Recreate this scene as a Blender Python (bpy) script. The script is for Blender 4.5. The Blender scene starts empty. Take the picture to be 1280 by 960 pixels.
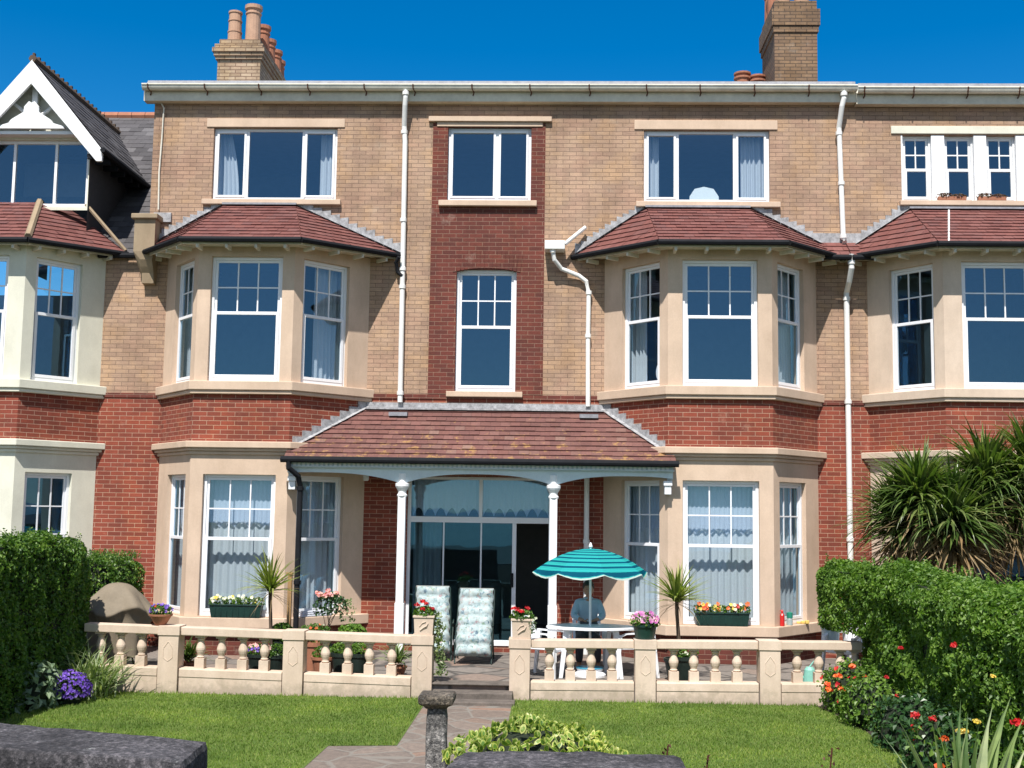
import bpy, bmesh, math, random
from mathutils import Vector, Matrix
rnd = random.Random(7)
sc = bpy.context.scene
COL = sc.collection
rad = math.radians

# ------------------------------------------------------------------ camera model (also used to measure the place)
F = 1512.0; CAM = (0.0, -21.0, 2.4); PITCH = rad(6.0); YAW = 0.035; ROLL = 0.014
RM = Matrix.Rotation(YAW, 3, 'Z') @ Matrix.Rotation(math.pi/2+PITCH, 3, 'X') @ Matrix.Rotation(ROLL, 3, 'Z')
def ray(px, py): return RM @ Vector(((px-640)/F, -(py-480)/F, -1.0))
def PY(px, py, Y):
    d = ray(px, py); t = (Y-CAM[1])/d[1]; return Vector(CAM)+d*t
def PZ(px, py, Z):
    d = ray(px, py); t = (Z-CAM[2])/d[2]; return Vector(CAM)+d*t

# ------------------------------------------------------------------ objects
WL = {}
def finish(o, label=None, cat=None, group=None, kind=None):
    if label: o['label'] = label
    if cat: o['category'] = cat
    if group: o['group'] = group
    if kind: o['kind'] = kind
    return o
def empty(name, loc, label=None, cat=None, group=None, parent=None):
    o = bpy.data.objects.new(name, None); COL.objects.link(o); o.empty_display_size = .2
    loc = Vector(loc); WL[o.name] = loc
    if parent: o.parent = parent; o.location = loc-WL[parent.name]
    else: o.location = loc
    return finish(o, label, cat, group)
def children(o): return [c for c in bpy.data.objects if c.parent == o]
def copy_tree(o, loc=None, rz=None, parent=None, label=None, cat=None, group=None, scale=None):
    c = o.copy(); COL.objects.link(c)
    if parent: c.parent = parent
    if loc is not None: c.location = loc
    if rz is not None: c.rotation_euler = (0, 0, rz)
    if scale is not None: c.scale = (scale,)*3
    WL[c.name] = Vector(c.location)
    for ch in children(o): copy_tree(ch, parent=c)
    return finish(c, label, cat, group)

class MB:
    def __init__(s): s.v = []; s.f = []; s.m = []; s.uv = {}
    def vert(s, p): s.v.append(tuple(p)); return len(s.v)-1
    def face(s, pts, mi=0, uv=None):
        i = [s.vert(p) for p in pts]; s.f.append(i); s.m.append(mi)
        if uv: s.uv[len(s.f)-1] = uv
        return i
    def ifc(s, idx, mi=0): s.f.append(list(idx)); s.m.append(mi)
    def box(s, x0, x1, y0, y1, z0, z1, mi=0):
        s.hexa([(x0,y0,z0),(x1,y0,z0),(x1,y1,z0),(x0,y1,z0),(x0,y0,z1),(x1,y0,z1),(x1,y1,z1),(x0,y1,z1)], mi)
    def hexa(s, p, mi=0):
        b = len(s.v); s.v += [tuple(q) for q in p]
        for q in ((3,2,1,0),(4,5,6,7),(0,1,5,4),(1,2,6,5),(2,3,7,6),(3,0,4,7)):
            s.f.append([b+k for k in q]); s.m.append(mi)
    def prism(s, poly, z0, z1, mi=0):     # poly ccw
        n = len(poly); b = len(s.v)
        s.v += [(x, y, z0) for x, y in poly]+[(x, y, z1) for x, y in poly]
        s.f.append([b+k for k in range(n)][::-1]); s.m.append(mi)
        s.f.append([b+n+k for k in range(n)]); s.m.append(mi)
        for k in range(n):
            s.f.append([b+k, b+(k+1) % n, b+n+(k+1) % n, b+n+k]); s.m.append(mi)
    def lathe(s, prof, c=(0,0,0), n=16, mi=0, sq=False, tip=None):
        b = len(s.v)
        for r, z in prof:
            for k in range(n):
                a = 2*math.pi*(k+.5)/n
                rr = r
                if sq: rr = r/max(abs(math.cos(a)), abs(math.sin(a)))
                s.v.append((c[0]+rr*math.cos(a), c[1]+rr*math.sin(a), c[2]+z))
        for i in range(len(prof)-1):
            for k in range(n):
                s.ifc((b+i*n+k, b+i*n+(k+1) % n, b+(i+1)*n+(k+1) % n, b+(i+1)*n+k), mi)
        s.ifc([b+k for k in range(n)][::-1], mi)
        s.ifc([b+(len(prof)-1)*n+k for k in range(n)], mi)
    def tube(s, pts, r, n=8, mi=0, r1=None):
        pts = [Vector(p) for p in pts]; b = len(s.v); N = len(pts)
        for i, p in enumerate(pts):
            t = (pts[min(i+1, N-1)]-pts[max(i-1, 0)]).normalized()
            a = t.cross(Vector((0, 0, 1)))
            if a.length < .05: a = Vector((1, 0, 0))
            a.normalize(); c = a.cross(t)
            rr = r if r1 is None else r+(r1-r)*i/(N-1)
            for k in range(n):
                q = 2*math.pi*k/n; s.v.append(tuple(p+a*math.cos(q)*rr+c*math.sin(q)*rr))
        for i in range(N-1):
            for k in range(n): s.ifc((b+i*n+k, b+(i+1)*n+k, b+(i+1)*n+(k+1) % n, b+i*n+(k+1) % n), mi)
        s.ifc([b+k for k in range(n)], mi); s.ifc([b+(N-1)*n+k for k in range(n)][::-1], mi)
    def build(s, name, mats, parent=None, smooth=False, bevel=0, origin=None, uv=True, **kw):
        if not isinstance(mats, (list, tuple)): mats = [mats]
        V = s.v
        if origin is None:
            xs = [p[0] for p in V]; ys = [p[1] for p in V]; zs = [p[2] for p in V]
            origin = ((min(xs)+max(xs))/2, (min(ys)+max(ys))/2, min(zs))
        o0 = Vector(origin)
        me = bpy.data.meshes.new(name)
        me.from_pydata([(p[0]-o0[0], p[1]-o0[1], p[2]-o0[2]) for p in V], [], s.f)
        for m in mats: me.materials.append(m)
        me.polygons.foreach_set('material_index', s.m)
        if smooth: me.polygons.foreach_set('use_smooth', [True]*len(s.f))
        if uv:
            L = me.uv_layers.new(name='UVMap').data
            for pi, p in enumerate(me.polygons):
                cu = s.uv.get(pi)
                n = p.normal
                if cu is None and abs(n.z) < .8:
                    tx, ty = -n.y, n.x; q = math.hypot(tx, ty) or 1; tx /= q; ty /= q
                for k, li in enumerate(p.loop_indices):
                    if cu: L[li].uv = cu[k]
                    else:
                        w = V[s.f[pi][k]]
                        L[li].uv = (w[0], w[1]) if abs(n.z) >= .8 else (w[0]*tx+w[1]*ty, w[2])
        me.update()
        o = bpy.data.objects.new(name, me); COL.objects.link(o)
        WL[o.name] = o0
        if parent: o.parent = parent; o.location = o0-WL[parent.name]
        else: o.location = o0
        if bevel:
            b = o.modifiers.new('bevel', 'BEVEL'); b.width = bevel; b.segments = 2; b.limit_method = 'ANGLE'
        return finish(o, **kw)

class Fct:       # a vertical facet: p0 -> p1 left to right seen from outside
    def __init__(s, p0, p1):
        s.p0 = Vector((p0[0], p0[1])); d = Vector((p1[0]-p0[0], p1[1]-p0[1])); s.L = d.length
        s.d = d/s.L; s.n = Vector((s.d.y, -s.d.x))
    def pt(s, u, n, z):
        q = s.p0+s.d*u+s.n*n; return (q.x, q.y, z)
    def box(s, mb, u0, u1, n0, n1, z0, z1, mi=0):     # n1 = outer
        mb.hexa([s.pt(u0,n1,z0), s.pt(u1,n1,z0), s.pt(u1,n0,z0), s.pt(u0,n0,z0), s.pt(u0,n1,z1), s.pt(u1,n1,z1), s.pt(u1,n0,z1), s.pt(u0,n0,z1)], mi)
    def wall(s, mb, u0, u1, z0, z1, holes=(), t=.14, mi=0, n=0.0, fn=None):
        us = sorted({u0, u1, *[h[k] for h in holes for k in (0, 1)]}); us = [u for u in us if u0-1e-6 <= u <= u1+1e-6]
        zs = sorted({z0, z1, *[h[k] for h in holes for k in (2, 3)]}); zs = [z for z in zs if z0-1e-6 <= z <= z1+1e-6]
        for i in range(len(us)-1):
            for j in range(len(zs)-1):
                cu, cz = (us[i]+us[i+1])/2, (zs[j]+zs[j+1])/2
                if any(h[0] < cu < h[1] and h[2] < cz < h[3] for h in holes): continue
                mb.face([s.pt(us[i],n,zs[j]), s.pt(us[i+1],n,zs[j]), s.pt(us[i+1],n,zs[j+1]), s.pt(us[i],n,zs[j+1])], mi)
        for a, b, c, d, *rest in holes:
            if rest and not rest[0]: continue
            mb.face([s.pt(a,n,c), s.pt(a,n,d), s.pt(a,n-t,d), s.pt(a,n-t,c)], mi)
            mb.face([s.pt(b,n,d), s.pt(b,n,c), s.pt(b,n-t,c), s.pt(b,n-t,d)], mi)
            mb.face([s.pt(a,n,d), s.pt(b,n,d), s.pt(b,n-t,d), s.pt(a,n-t,d)], mi)
            mb.face([s.pt(b,n,c), s.pt(a,n,c), s.pt(a,n-t,c), s.pt(b,n-t,c)], mi)

# ------------------------------------------------------------------ materials
class NT:
    def __init__(s, name):
        s.m = bpy.data.materials.new(name); s.m.use_nodes = True; s.t = s.m.node_tree; s.t.nodes.clear()
        s.out = s.t.nodes.new('ShaderNodeOutputMaterial')
    def n(s, typ, ins=None, **props):
        nd = s.t.nodes.new(typ)
        for k, v in props.items(): setattr(nd, k, v)
        for k, v in (ins or {}).items():
            sk = nd.inputs[k]
            if hasattr(v, 'links') or isinstance(v, bpy.types.NodeSocket): s.t.links.new(v, sk)
            else: sk.default_value = v
        return nd
    def ramp(s, fac, stops):
        r = s.n('ShaderNodeValToRGB', {0: fac}); e = r.color_ramp.elements
        while len(e) < len(stops): e.new(.5)
        for q, (p, c) in zip(e, stops): q.position = p; q.color = c4(c)
        return r.outputs[0]
    def mix(s, f, a, b, mode='MIX'):
        m = s.n('ShaderNodeMix', data_type='RGBA', blend_type=mode)
        for k, v in ((0, f), (6, a), (7, b)):
            if isinstance(v, bpy.types.NodeSocket): s.t.links.new(v, m.inputs[k])
            else: m.inputs[k].default_value = v if k == 0 else c4(v)
        return m.outputs[2]
    def math(s, op, a, b=0.0, clamp=False):
        m = s.n('ShaderNodeMath', {0: a, 1: b}, operation=op); m.use_clamp = clamp; return m.outputs[0]
    def noise(s, scale, detail=4, rough=.6, vec=None, dim='3D'):
        if vec is None: vec = s.pos()
        return s.n('ShaderNodeTexNoise', {'Vector': vec, 'Scale': scale, 'Detail': detail, 'Roughness': rough}).outputs[0]
    def pos(s): return s.n('ShaderNodeNewGeometry').outputs['Position']
    def rand(s): return s.n('ShaderNodeNewGeometry').outputs['Random Per Island']
    def uvn(s): return s.n('ShaderNodeTexCoord').outputs['UV']
    def bump(s, h, strength=.5, dist=.01): return s.n('ShaderNodeBump', {'Height': h, 'Strength': strength, 'Distance': dist}).outputs[0]
    def bsdf(s, col, rough=.8, bump=None, **kw):
        b = s.n('ShaderNodeBsdfPrincipled'); 
        for k, v in (('Base Color', col), ('Roughness', rough), ('Normal', bump)):
            if v is None: continue
            if isinstance(v, bpy.types.NodeSocket): s.t.links.new(v, b.inputs[k])
            else: b.inputs[k].default_value = c4(v) if k == 'Base Color' else v
        for k, v in kw.items(): b.inputs[k.replace('_', ' ')].default_value = v
        s.t.links.new(b.outputs[0], s.out.inputs[0]); s.b = b; return b.outputs[0]
def c4(c): return (c[0], c[1], c[2], 1.0) if len(c) == 3 else c
def mul(c, k): return tuple(min(1, x*k) for x in c)
def plain(name, c, rough=.6, var=.15, sc_=6, bump=.0, **kw):
    t = NT(name); f = t.noise(sc_); f2 = t.noise(sc_*7, 3)
    col = t.ramp(f, [(.3, mul(c, 1-var)), (.7, mul(c, 1+var))])
    col = t.mix(.35, col, t.ramp(f2, [(.3, mul(c, 1-var)), (.7, mul(c, 1+var))]))
    t.bsdf(col, rough, t.bump(f2, bump, .004) if bump else None, **kw); return t.m
def brick(name, c1, c2, mortar, bw=.235, rh=.075, ms=.006, grime=.35, soft=.3, weather=(.5,.45,.4)):
    t = NT(name); uv = t.uvn()
    b = t.n('ShaderNodeTexBrick', {'Vector': uv, 'Color1': c4(c1), 'Color2': c4(c2), 'Mortar': c4(mortar), 'Scale': 1.0, 'Mortar Size': ms, 'Mortar Smooth': soft, 'Bias': 0.0, 'Brick Width': bw, 'Row Height': rh})
    b.offset = .5
    # a second brick grid of the same size gives an odd brick here and there
    b2 = t.n('ShaderNodeTexBrick', {'Vector': uv, 'Color1': (0,0,0,1), 'Color2': (1,1,1,1), 'Mortar': (0,0,0,1), 'Scale': 1.0, 'Mortar Size': 0.0, 'Brick Width': bw, 'Row Height': rh, 'Bias': -.45})
    b2.offset = .5
    col = t.mix(t.math('MULTIPLY', b2.outputs[0], .35), b.outputs[0], mul(c1, .55))
    fine = t.noise(60, 3); col = t.mix(.5, col, t.ramp(fine, [(.25, (.55,.55,.55)), (.75, (1.35,1.3,1.25))]), 'MULTIPLY')
    hue = t.noise(1.7, 3, .6); col = t.mix(.55, col, t.ramp(hue, [(.35, (1.02,.96,1.02)), (.5, (.92,.95,.98)), (.65, (1.10,1.05,.86))]), 'MULTIPLY')
    streak = t.n('ShaderNodeMapping', {'Vector': uv, 'Scale': (6, 50, 1)}).outputs[0]
    col = t.mix(.6, col, t.ramp(t.noise(1.0, 4, .7, streak), [(.3, (.78,.78,.8)), (.7, (1.2,1.2,1.18))]), 'MULTIPLY')
    big = t.noise(.9, 6, .65); st = t.ramp(big, [(.38, (1,1,1)), (.62, weather)])
    col = t.mix(grime, col, st, 'MULTIPLY')
    runs = t.n('ShaderNodeMapping', {'Vector': t.pos(), 'Scale': (2.2, 2.2, .35)}).outputs[0]
    col = t.mix(.45, col, t.ramp(t.noise(1.1, 5, .65, runs), [(.48, (1,1,1)), (.72, (.55,.52,.5))]), 'MULTIPLY')
    eff = t.noise(2.3, 8, .7); col = t.mix(t.math('MULTIPLY', t.ramp(eff, [(.6, (0,0,0)), (.78, (1,1,1))]), .35), col, mul(mortar, 1.3) if sum(mortar) > .8 else (.5,.44,.36))
    h = t.math('ADD', t.math('MULTIPLY', b.outputs['Fac'], -1.0), t.math('MULTIPLY', fine, .35))
    t.bsdf(col, .9, t.bump(h, .8, .006)); return t.m
def leafmat(name, cols, rough=.45, trans=.35, var=2.6):
    t = NT(name); r = t.rand()
    n = len(cols); col = t.ramp(r, [(i/(max(1, n-1)), c) for i, c in enumerate(cols)])
    if var: col = t.mix(1.0, col, t.ramp(t.noise(var, 4, .65), [(.35, (.68,.74,.66)), (.5, (1,1,1)), (.66, (1.42,1.30,1.25))]), 'MULTIPLY')
    d = t.n('ShaderNodeBsdfPrincipled', {'Base Color': col, 'Roughness': rough})
    tr = t.n('ShaderNodeBsdfTranslucent', {'Color': t.mix(1.0, col, (1.3, 1.5, .6), 'MULTIPLY')})
    mx = t.n('ShaderNodeMixShader', {0: trans, 1: d.outputs[0], 2: tr.outputs[0]})
    t.t.links.new(mx.outputs[0], t.out.inputs[0]); return t.m

M = {}
M['buff'] = brick('buff_brick', (.49,.33,.225), (.41,.275,.195), (.24,.165,.115), ms=.005, grime=.5, weather=(.52,.46,.42))
M['red'] = brick('red_brick', (.30,.066,.036), (.20,.045,.027), (.50,.31,.22), ms=.0055, grime=.4, weather=(.6,.55,.52))
M['panel'] = brick('dark_red_brick', (.17,.04,.026), (.115,.03,.022), (.3,.18,.13), ms=.005, grime=.4, weather=(.6,.58,.58))
M['chim'] = brick('chimney_brick', (.30,.19,.11), (.22,.14,.085), (.10,.07,.05), ms=.009, grime=.55, weather=(.4,.36,.33))
M['chiml'] = brick('pale_chimney_brick', (.50,.38,.26), (.40,.28,.18), (.2,.12,.08), ms=.009, grime=.5, weather=(.45,.42,.36))
def masonry(name, c, stain=.5, splash=False):
    t = NT(name); a = t.noise(1.6, 8, .65); b = t.noise(45, 4); w = t.n('ShaderNodeMapping', {'Vector': t.pos(), 'Scale': (1.6, 1.6, .55)}).outputs[0]
    st = t.noise(1.5, 6, .7, w)
    col = t.ramp(a, [(.3, mul(c, .88)), (.7, mul(c, 1.06))])
    col = t.mix(stain, col, t.ramp(st, [(.35, (1,1,1)), (.75, (.62,.58,.52))]), 'MULTIPLY')
    col = t.mix(.25, col, t.ramp(b, [(.3, (.8,.8,.8)), (.7, (1.1,1.1,1.1))]), 'MULTIPLY')
    if splash:
        z = t.n('ShaderNodeSeparateXYZ', {0: t.pos()}).outputs[2]; zz = t.n('ShaderNodeMapRange', {0: z, 1: -.18, 2: .10, 3: .30, 4: -.12}).outputs[0]
        col = t.mix(t.math('MULTIPLY', t.ramp(t.math('ADD', t.noise(6, 6, .7), zz), [(.52, (0,0,0)), (.75, (1,1,1))]), .6), col, (.30,.25,.18))
        col = t.mix(t.math('MULTIPLY', t.ramp(t.noise(11, 6, .8), [(.60, (0,0,0)), (.72, (1,1,1))]), .35), col, (.36,.33,.25))
    t.bsdf(col, .85, t.bump(b, .35, .004)); return t.m
M['cream'] = masonry('cream_masonry_paint', (.62,.47,.355))
M['offwhite'] = masonry('off_white_masonry_paint', (.70,.69,.58), .3)
M['stone'] = masonry('weathered_corbel_stone', (.34,.26,.17), .7)
M['balu'] = masonry('balustrade_stone', (.66,.53,.425), .65, True)
M['upvc'] = plain('white_window_plastic', (.80,.81,.84), .35, .03)
M['white'] = plain('white_gloss_paint', (.78,.79,.80), .45, .06, 3)
M['pipe'] = plain('white_pipe_plastic', (.76,.76,.74), .4, .1, 4)
M['gutter'] = plain('grubby_white_gutter', (.70,.67,.58), .5, .22, 3)
M['porchw'] = plain('shade_tinted_white_paint', (.58,.66,.69), .6, .1, 5)  # white porch paint, the blue of the shade put into its colour
M['fascia'] = plain('grey_white_fascia', (.62,.58,.48), .7, .2, 2)
M['black'] = plain('black_gutter_plastic', (.012,.013,.016), .75, .3, Specular_IOR_Level=.15)
M['lead'] = plain('weathered_lead', (.24,.245,.27), .6, .35, 9, .4)
M['leadw'] = plain('mortar_spotted_lead', (.31,.31,.32), .8, .6, 14, .6)
M['rust'] = plain('rusty_iron', (.10,.035,.02), .9, .3)
M['terra'] = plain('terracotta', (.34,.14,.08), .85, .2, 5, .3)
M['potbuff'] = plain('buff_chimney_pot_clay', (.44,.27,.18), .85, .2, 5, .3)
def tilemat(name, cols, lichen=None):
    t = NT(name); r = t.rand(); n = len(cols)
    col = t.ramp(r, [(i/(n-1), c) for i, c in enumerate(cols)])
    f = t.noise(28, 5, .7); col = t.mix(.55, col, t.ramp(f, [(.3, (.6,.6,.62)), (.7, (1.3,1.25,1.2))]), 'MULTIPLY')
    g = t.noise(1.3, 6, .7); col = t.mix(.5, col, t.ramp(g, [(.4, (1,1,1)), (.65, (.62,.6,.62))]), 'MULTIPLY')
    if lichen:
        l = t.noise(5.5, 7, .75); z = t.n('ShaderNodeSeparateXYZ', {0: t.pos()}).outputs[2]
        zz = t.n('ShaderNodeMapRange', {0: z, 1: 3.9, 2: 3.2, 3: -.06, 4: .05}).outputs[0]
        k = t.ramp(t.math('ADD', l, zz), [(.56, (0,0,0)), (.64, (1,1,1))]); col = t.mix(t.math('MULTIPLY', k, .8), col, lichen)
    t.bsdf(col, .85, t.bump(f, .4, .005)); return t.m
M['tile'] = tilemat('clay_tile', [(.14,.045,.038), (.18,.063,.052), (.155,.052,.045), (.195,.075,.064), (.14,.055,.05)])
M['tilep'] = tilemat('lichened_clay_tile', [(.13,.056,.047), (.17,.074,.062), (.145,.062,.055), (.185,.086,.072), (.135,.060,.052), (.155,.066,.053), (.165,.082,.07), (.175,.08,.066), (.15,.064,.055), (.14,.06,.052), (.22,.13,.105)], (.33,.19,.065))
M['slate'] = tilemat('roof_slate', [(.055,.052,.055), (.085,.08,.085), (.065,.062,.065), (.13,.125,.13)])
def glassmat(name, tint, refl, base):
    t = NT(name)
    nz = t.noise(.9, 2, .5); bp = t.bump(nz, .12, .02)
    lw = t.n('ShaderNodeLayerWeight', {'Blend': .5}).outputs['Facing']
    fac = t.math('ADD', t.math('MULTIPLY', t.math('POWER', lw, 4.0), .8), base, True)
    tr = t.n('ShaderNodeBsdfTransparent', {'Color': c4(tint)}); gl = t.n('ShaderNodeBsdfGlossy', {'Color': c4(refl), 'Roughness': .01, 'Normal': bp})
    mx = t.n('ShaderNodeMixShader', {0: fac, 1: tr.outputs[0], 2: gl.outputs[0]})
    t.t.links.new(mx.outputs[0], t.out.inputs[0]); return t.m
M['glass'] = glassmat('window_glass', (.86,.93,.95), (.28,.64,1.0), .145)
M['glassd'] = glassmat('door_glass', (.45,.56,.58), (.26,.66,.85), .14)
M['room'] = plain('room_plaster', (.22,.21,.20), .9, .1)
M['dark'] = plain('dark_room', (.03,.03,.035), .9, .2)
def cloth(name, c, trans=.35, alpha=1.0):
    t = NT(name); w = t.noise(90, 3)
    col = t.ramp(w, [(.3, mul(c, .85)), (.7, mul(c, 1.05))])
    d = t.n('ShaderNodeBsdfDiffuse', {'Color': col}); tr = t.n('ShaderNodeBsdfTranslucent', {'Color': col})
    mx = t.n('ShaderNodeMixShader', {0: trans, 1: d.outputs[0], 2: tr.outputs[0]})
    if alpha < 1:
        tp = t.n('ShaderNodeBsdfTransparent'); mx = t.n('ShaderNodeMixShader', {0: alpha, 1: tp.outputs[0], 2: mx.outputs[0]})
    t.t.links.new(mx.outputs[0], t.out.inputs[0]); return t.m
M['net'] = cloth('white_net', (.84,.87,.93), .3, .96)
M['curt'] = cloth('white_curtain_cloth', (.74,.77,.84), .3)
M['lace'] = cloth('white_lace', (.70,.75,.88), .3, .9)
# ground materials
def paving(name, c1, c2, joint, sc_=1.9):
    t = NT(name); p = t.n('ShaderNodeMapping', {'Vector': t.pos(), 'Scale': (1, 1, 0)}).outputs[0]
    wob = t.n('ShaderNodeTexNoise', {'Vector': p, 'Scale': 1.7}).outputs['Color']
    pv = t.n('ShaderNodeVectorMath', {0: p, 1: t.n('ShaderNodeVectorMath', {0: wob, 1: (.35,.35,0)}, operation='MULTIPLY').outputs[0]}, operation='ADD').outputs[0]
    e = t.n('ShaderNodeTexVoronoi', {'Vector': pv, 'Scale': sc_}, feature='DISTANCE_TO_EDGE').outputs[0]
    c = t.n('ShaderNodeTexVoronoi', {'Vector': pv, 'Scale': sc_}).outputs['Color']
    g = t.n('ShaderNodeSeparateColor', {0: c}).outputs[0]
    col = t.ramp(g, [(0, c1), (.5, c2), (.8, mul(c1, 1.35)), (1, (c2[0]*1.25, c2[1]*.95, c2[2]*.8))])
    f = t.noise(14, 7, .7); col = t.mix(.7, col, t.ramp(f, [(.3, (.55,.55,.57)), (.7, (1.25,1.22,1.18))]), 'MULTIPLY')
    k = t.ramp(e, [(.02, (1,1,1)), (.055, (0,0,0))])
    col = t.mix(k, col, joint)
    h = t.math('ADD', t.ramp(e, [(.02, (0,0,0)), (.08, (1,1,1))]), t.math('MULTIPLY', f, .5))
    t.bsdf(col, .85, t.bump(h, .6, .012)); return t.m
M['terrace'] = paving('terrace_paving', (.155,.135,.12), (.21,.185,.165), (.07,.062,.055), 1.5)
M['path'] = paving('crazy_paving', (.12,.10,.085), (.22,.175,.145), (.20,.18,.155), 2.1)
M['stepst'] = plain('grey_step_stone', (.12,.10,.085), .85, .45, 7, .5)
def lawnmat(name, k=1.0):
    t = NT(name); a = t.noise(.8, 5, .6); b = t.noise(60, 4, .7); c = t.noise(5, 4, .6)
    col = t.ramp(a, [(.3, mul((.09,.165,.02), k)), (.7, mul((.15,.22,.036), k))])
    col = t.mix(.5, col, t.ramp(c, [(.3, (.75,.8,.7)), (.7, (1.25,1.2,1.1))]), 'MULTIPLY')
    col = t.mix(.7, col, t.ramp(b, [(.3, (.5,.55,.5)), (.7, (1.4,1.35,1.2))]), 'MULTIPLY')
    t.bsdf(col, .9, t.bump(b, 1, .03)); return t.m
M['lawn'] = lawnmat('lawn_turf')
M['blade'] = leafmat('grass_blade', [(.10,.185,.018), (.145,.24,.028), (.19,.27,.045), (.25,.29,.085)], .7, .35, 1.1)
M['soil'] = plain('garden_soil', (.035,.024,.017), .95, .4, 20, .8)
M['road'] = plain('promenade_asphalt', (.055,.055,.057), .9, .25, 12, .5)
M['ground'] = plain('dry_ground', (.12,.12,.08), .95, .3, .3)
def seamat():
    t = NT('sea_water'); w = t.noise(.35, 6, .65); t.bsdf((.012,.07,.085), .18, t.bump(w, .35, .6)); return t.m
M['sea'] = seamat()
def granite(name, c, sp=.5):
    t = NT(name); a = t.noise(2.2, 8, .75); b = t.noise(34, 8, .8); v = t.n('ShaderNodeTexVoronoi', {'Vector': t.pos(), 'Scale': 60}).outputs[0]
    col = t.ramp(a, [(.42, mul(c, .5)), (.6, mul(c, 1.5))]); col = t.mix(1.0, col, t.ramp(b, [(.42, (.35,.35,.38)), (.52, (.9,.9,.9)), (.62, (2.2,2.1,2.1))]), 'MULTIPLY')
    col = t.mix(t.ramp(t.noise(9, 8, .85), [(.60, (0,0,0)), (.70, (.8,.8,.8))]), col, (.36,.37,.36))
    t.bsdf(col, .95, t.bump(t.math('ADD', b, t.math('MULTIPLY', v, .5)), .9, .012)); return t.m
M['coping'] = granite('dark_coping_stone', (.066,.062,.066))
M['post'] = granite('pebbledash_post', (.20,.195,.185))
M['postcap'] = granite('lichened_post_cap', (.13,.11,.085))
# plants
M['hedge'] = leafmat('hedge_leaf', [(.03,.085,.010), (.06,.14,.017), (.10,.19,.026), (.16,.25,.045)], .5, .3)
M['hedgeY'] = leafmat('privet_leaf', [(.055,.13,.014), (.115,.22,.027), (.185,.29,.055)], .5, .35)
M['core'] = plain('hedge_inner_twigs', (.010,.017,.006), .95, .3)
M['euo'] = leafmat('variegated_leaf', [(.16,.30,.03), (.30,.42,.05), (.55,.58,.15), (.68,.66,.30)], .4, .35)
M['euoedge'] = leafmat('leaf_yellow_edge', [(.26,.33,.05), (.42,.46,.10), (.60,.60,.24)], .4, .35)
M['euoin'] = leafmat('leaf_green_middle', [(.07,.15,.02), (.13,.25,.035), (.24,.36,.06)], .4, .35)
M['sword'] = leafmat('sword_leaf', [(.07,.13,.035), (.13,.21,.06), (.24,.32,.12), (.42,.46,.30)], .45, .3)
M['silver'] = leafmat('silver_green_leaf', [(.10,.16,.09), (.16,.23,.13), (.24,.31,.20)], .5, .25)
M['strap'] = leafmat('pale_strap_leaf', [(.12,.19,.06), (.22,.29,.12), (.38,.42,.25)], .45, .3)
M['cord'] = leafmat('cordyline_leaf', [(.045,.085,.018), (.075,.13,.028), (.12,.18,.045), (.19,.22,.085)], .35, .3)
M['corddry'] = leafmat('dry_cordyline_leaf', [(.13,.09,.045), (.22,.15,.07), (.30,.23,.13)], .6, .2)
M['cordy'] = leafmat('yellow_green_blade', [(.13,.19,.03), (.22,.28,.06), (.34,.36,.12)], .4, .3)
M['green'] = leafmat('bedding_leaf', [(.04,.10,.015), (.08,.17,.02), (.14,.24,.04)], .4, .3)
M['bluegreen'] = leafmat('rose_leaf', [(.02,.06,.02), (.04,.10,.03), (.07,.14,.05)], .35, .25)
M['bark'] = plain('brown_bark', (.09,.06,.04), .9, .35, 14, .8)
def petal(name, *cols): return leafmat(name, list(cols), .5, .25)
M['pred'] = petal('red_petal', (.42,.008,.01), (.58,.02,.02), (.48,.012,.03))
M['ppurple'] = petal('purple_petal', (.09,.03,.35), (.14,.06,.48), (.22,.10,.55))
M['ppink'] = petal('pink_petal', (.65,.25,.32), (.75,.42,.42), (.8,.5,.42))
M['pmag'] = petal('magenta_petal', (.25,.02,.22), (.5,.12,.4), (.75,.45,.6))
M['pyel'] = petal('yellow_petal', (.8,.55,.03), (.85,.65,.1), (.8,.6,.2))
M['porg'] = petal('orange_petal', (.75,.12,.03), (.8,.2,.04), (.7,.06,.03))
M['pwhite'] = petal('white_petal', (.75,.75,.65), (.8,.8,.6))
M['bronze'] = leafmat('bronze_leaf', [(.05,.015,.012), (.09,.03,.02), (.12,.05,.03)], .5, .2)

# ------------------------------------------------------------------ setting
def sheet(name, poly, z, mat, kind='structure'):
    mb = MB(); mb.face([(x, y, z) for x, y in poly]); return mb.build(name, mat, kind=kind)
LZ = -.17
sheet('ground', [(-900,-20), (900,-20), (900,900), (-900,900)], -.30, M['ground'])
def box_struct(name, x0, x1, y0, y1, z0, z1, m, bevel=0): 
    mb = MB(); mb.box(x0, x1, y0, y1, z0, z1); return mb.build(name, m, kind='structure', bevel=bevel)
box_struct('terrace', -8.6, 9.4, -3.98, 0.0, -.29, 0.0, M['terrace'])
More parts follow.
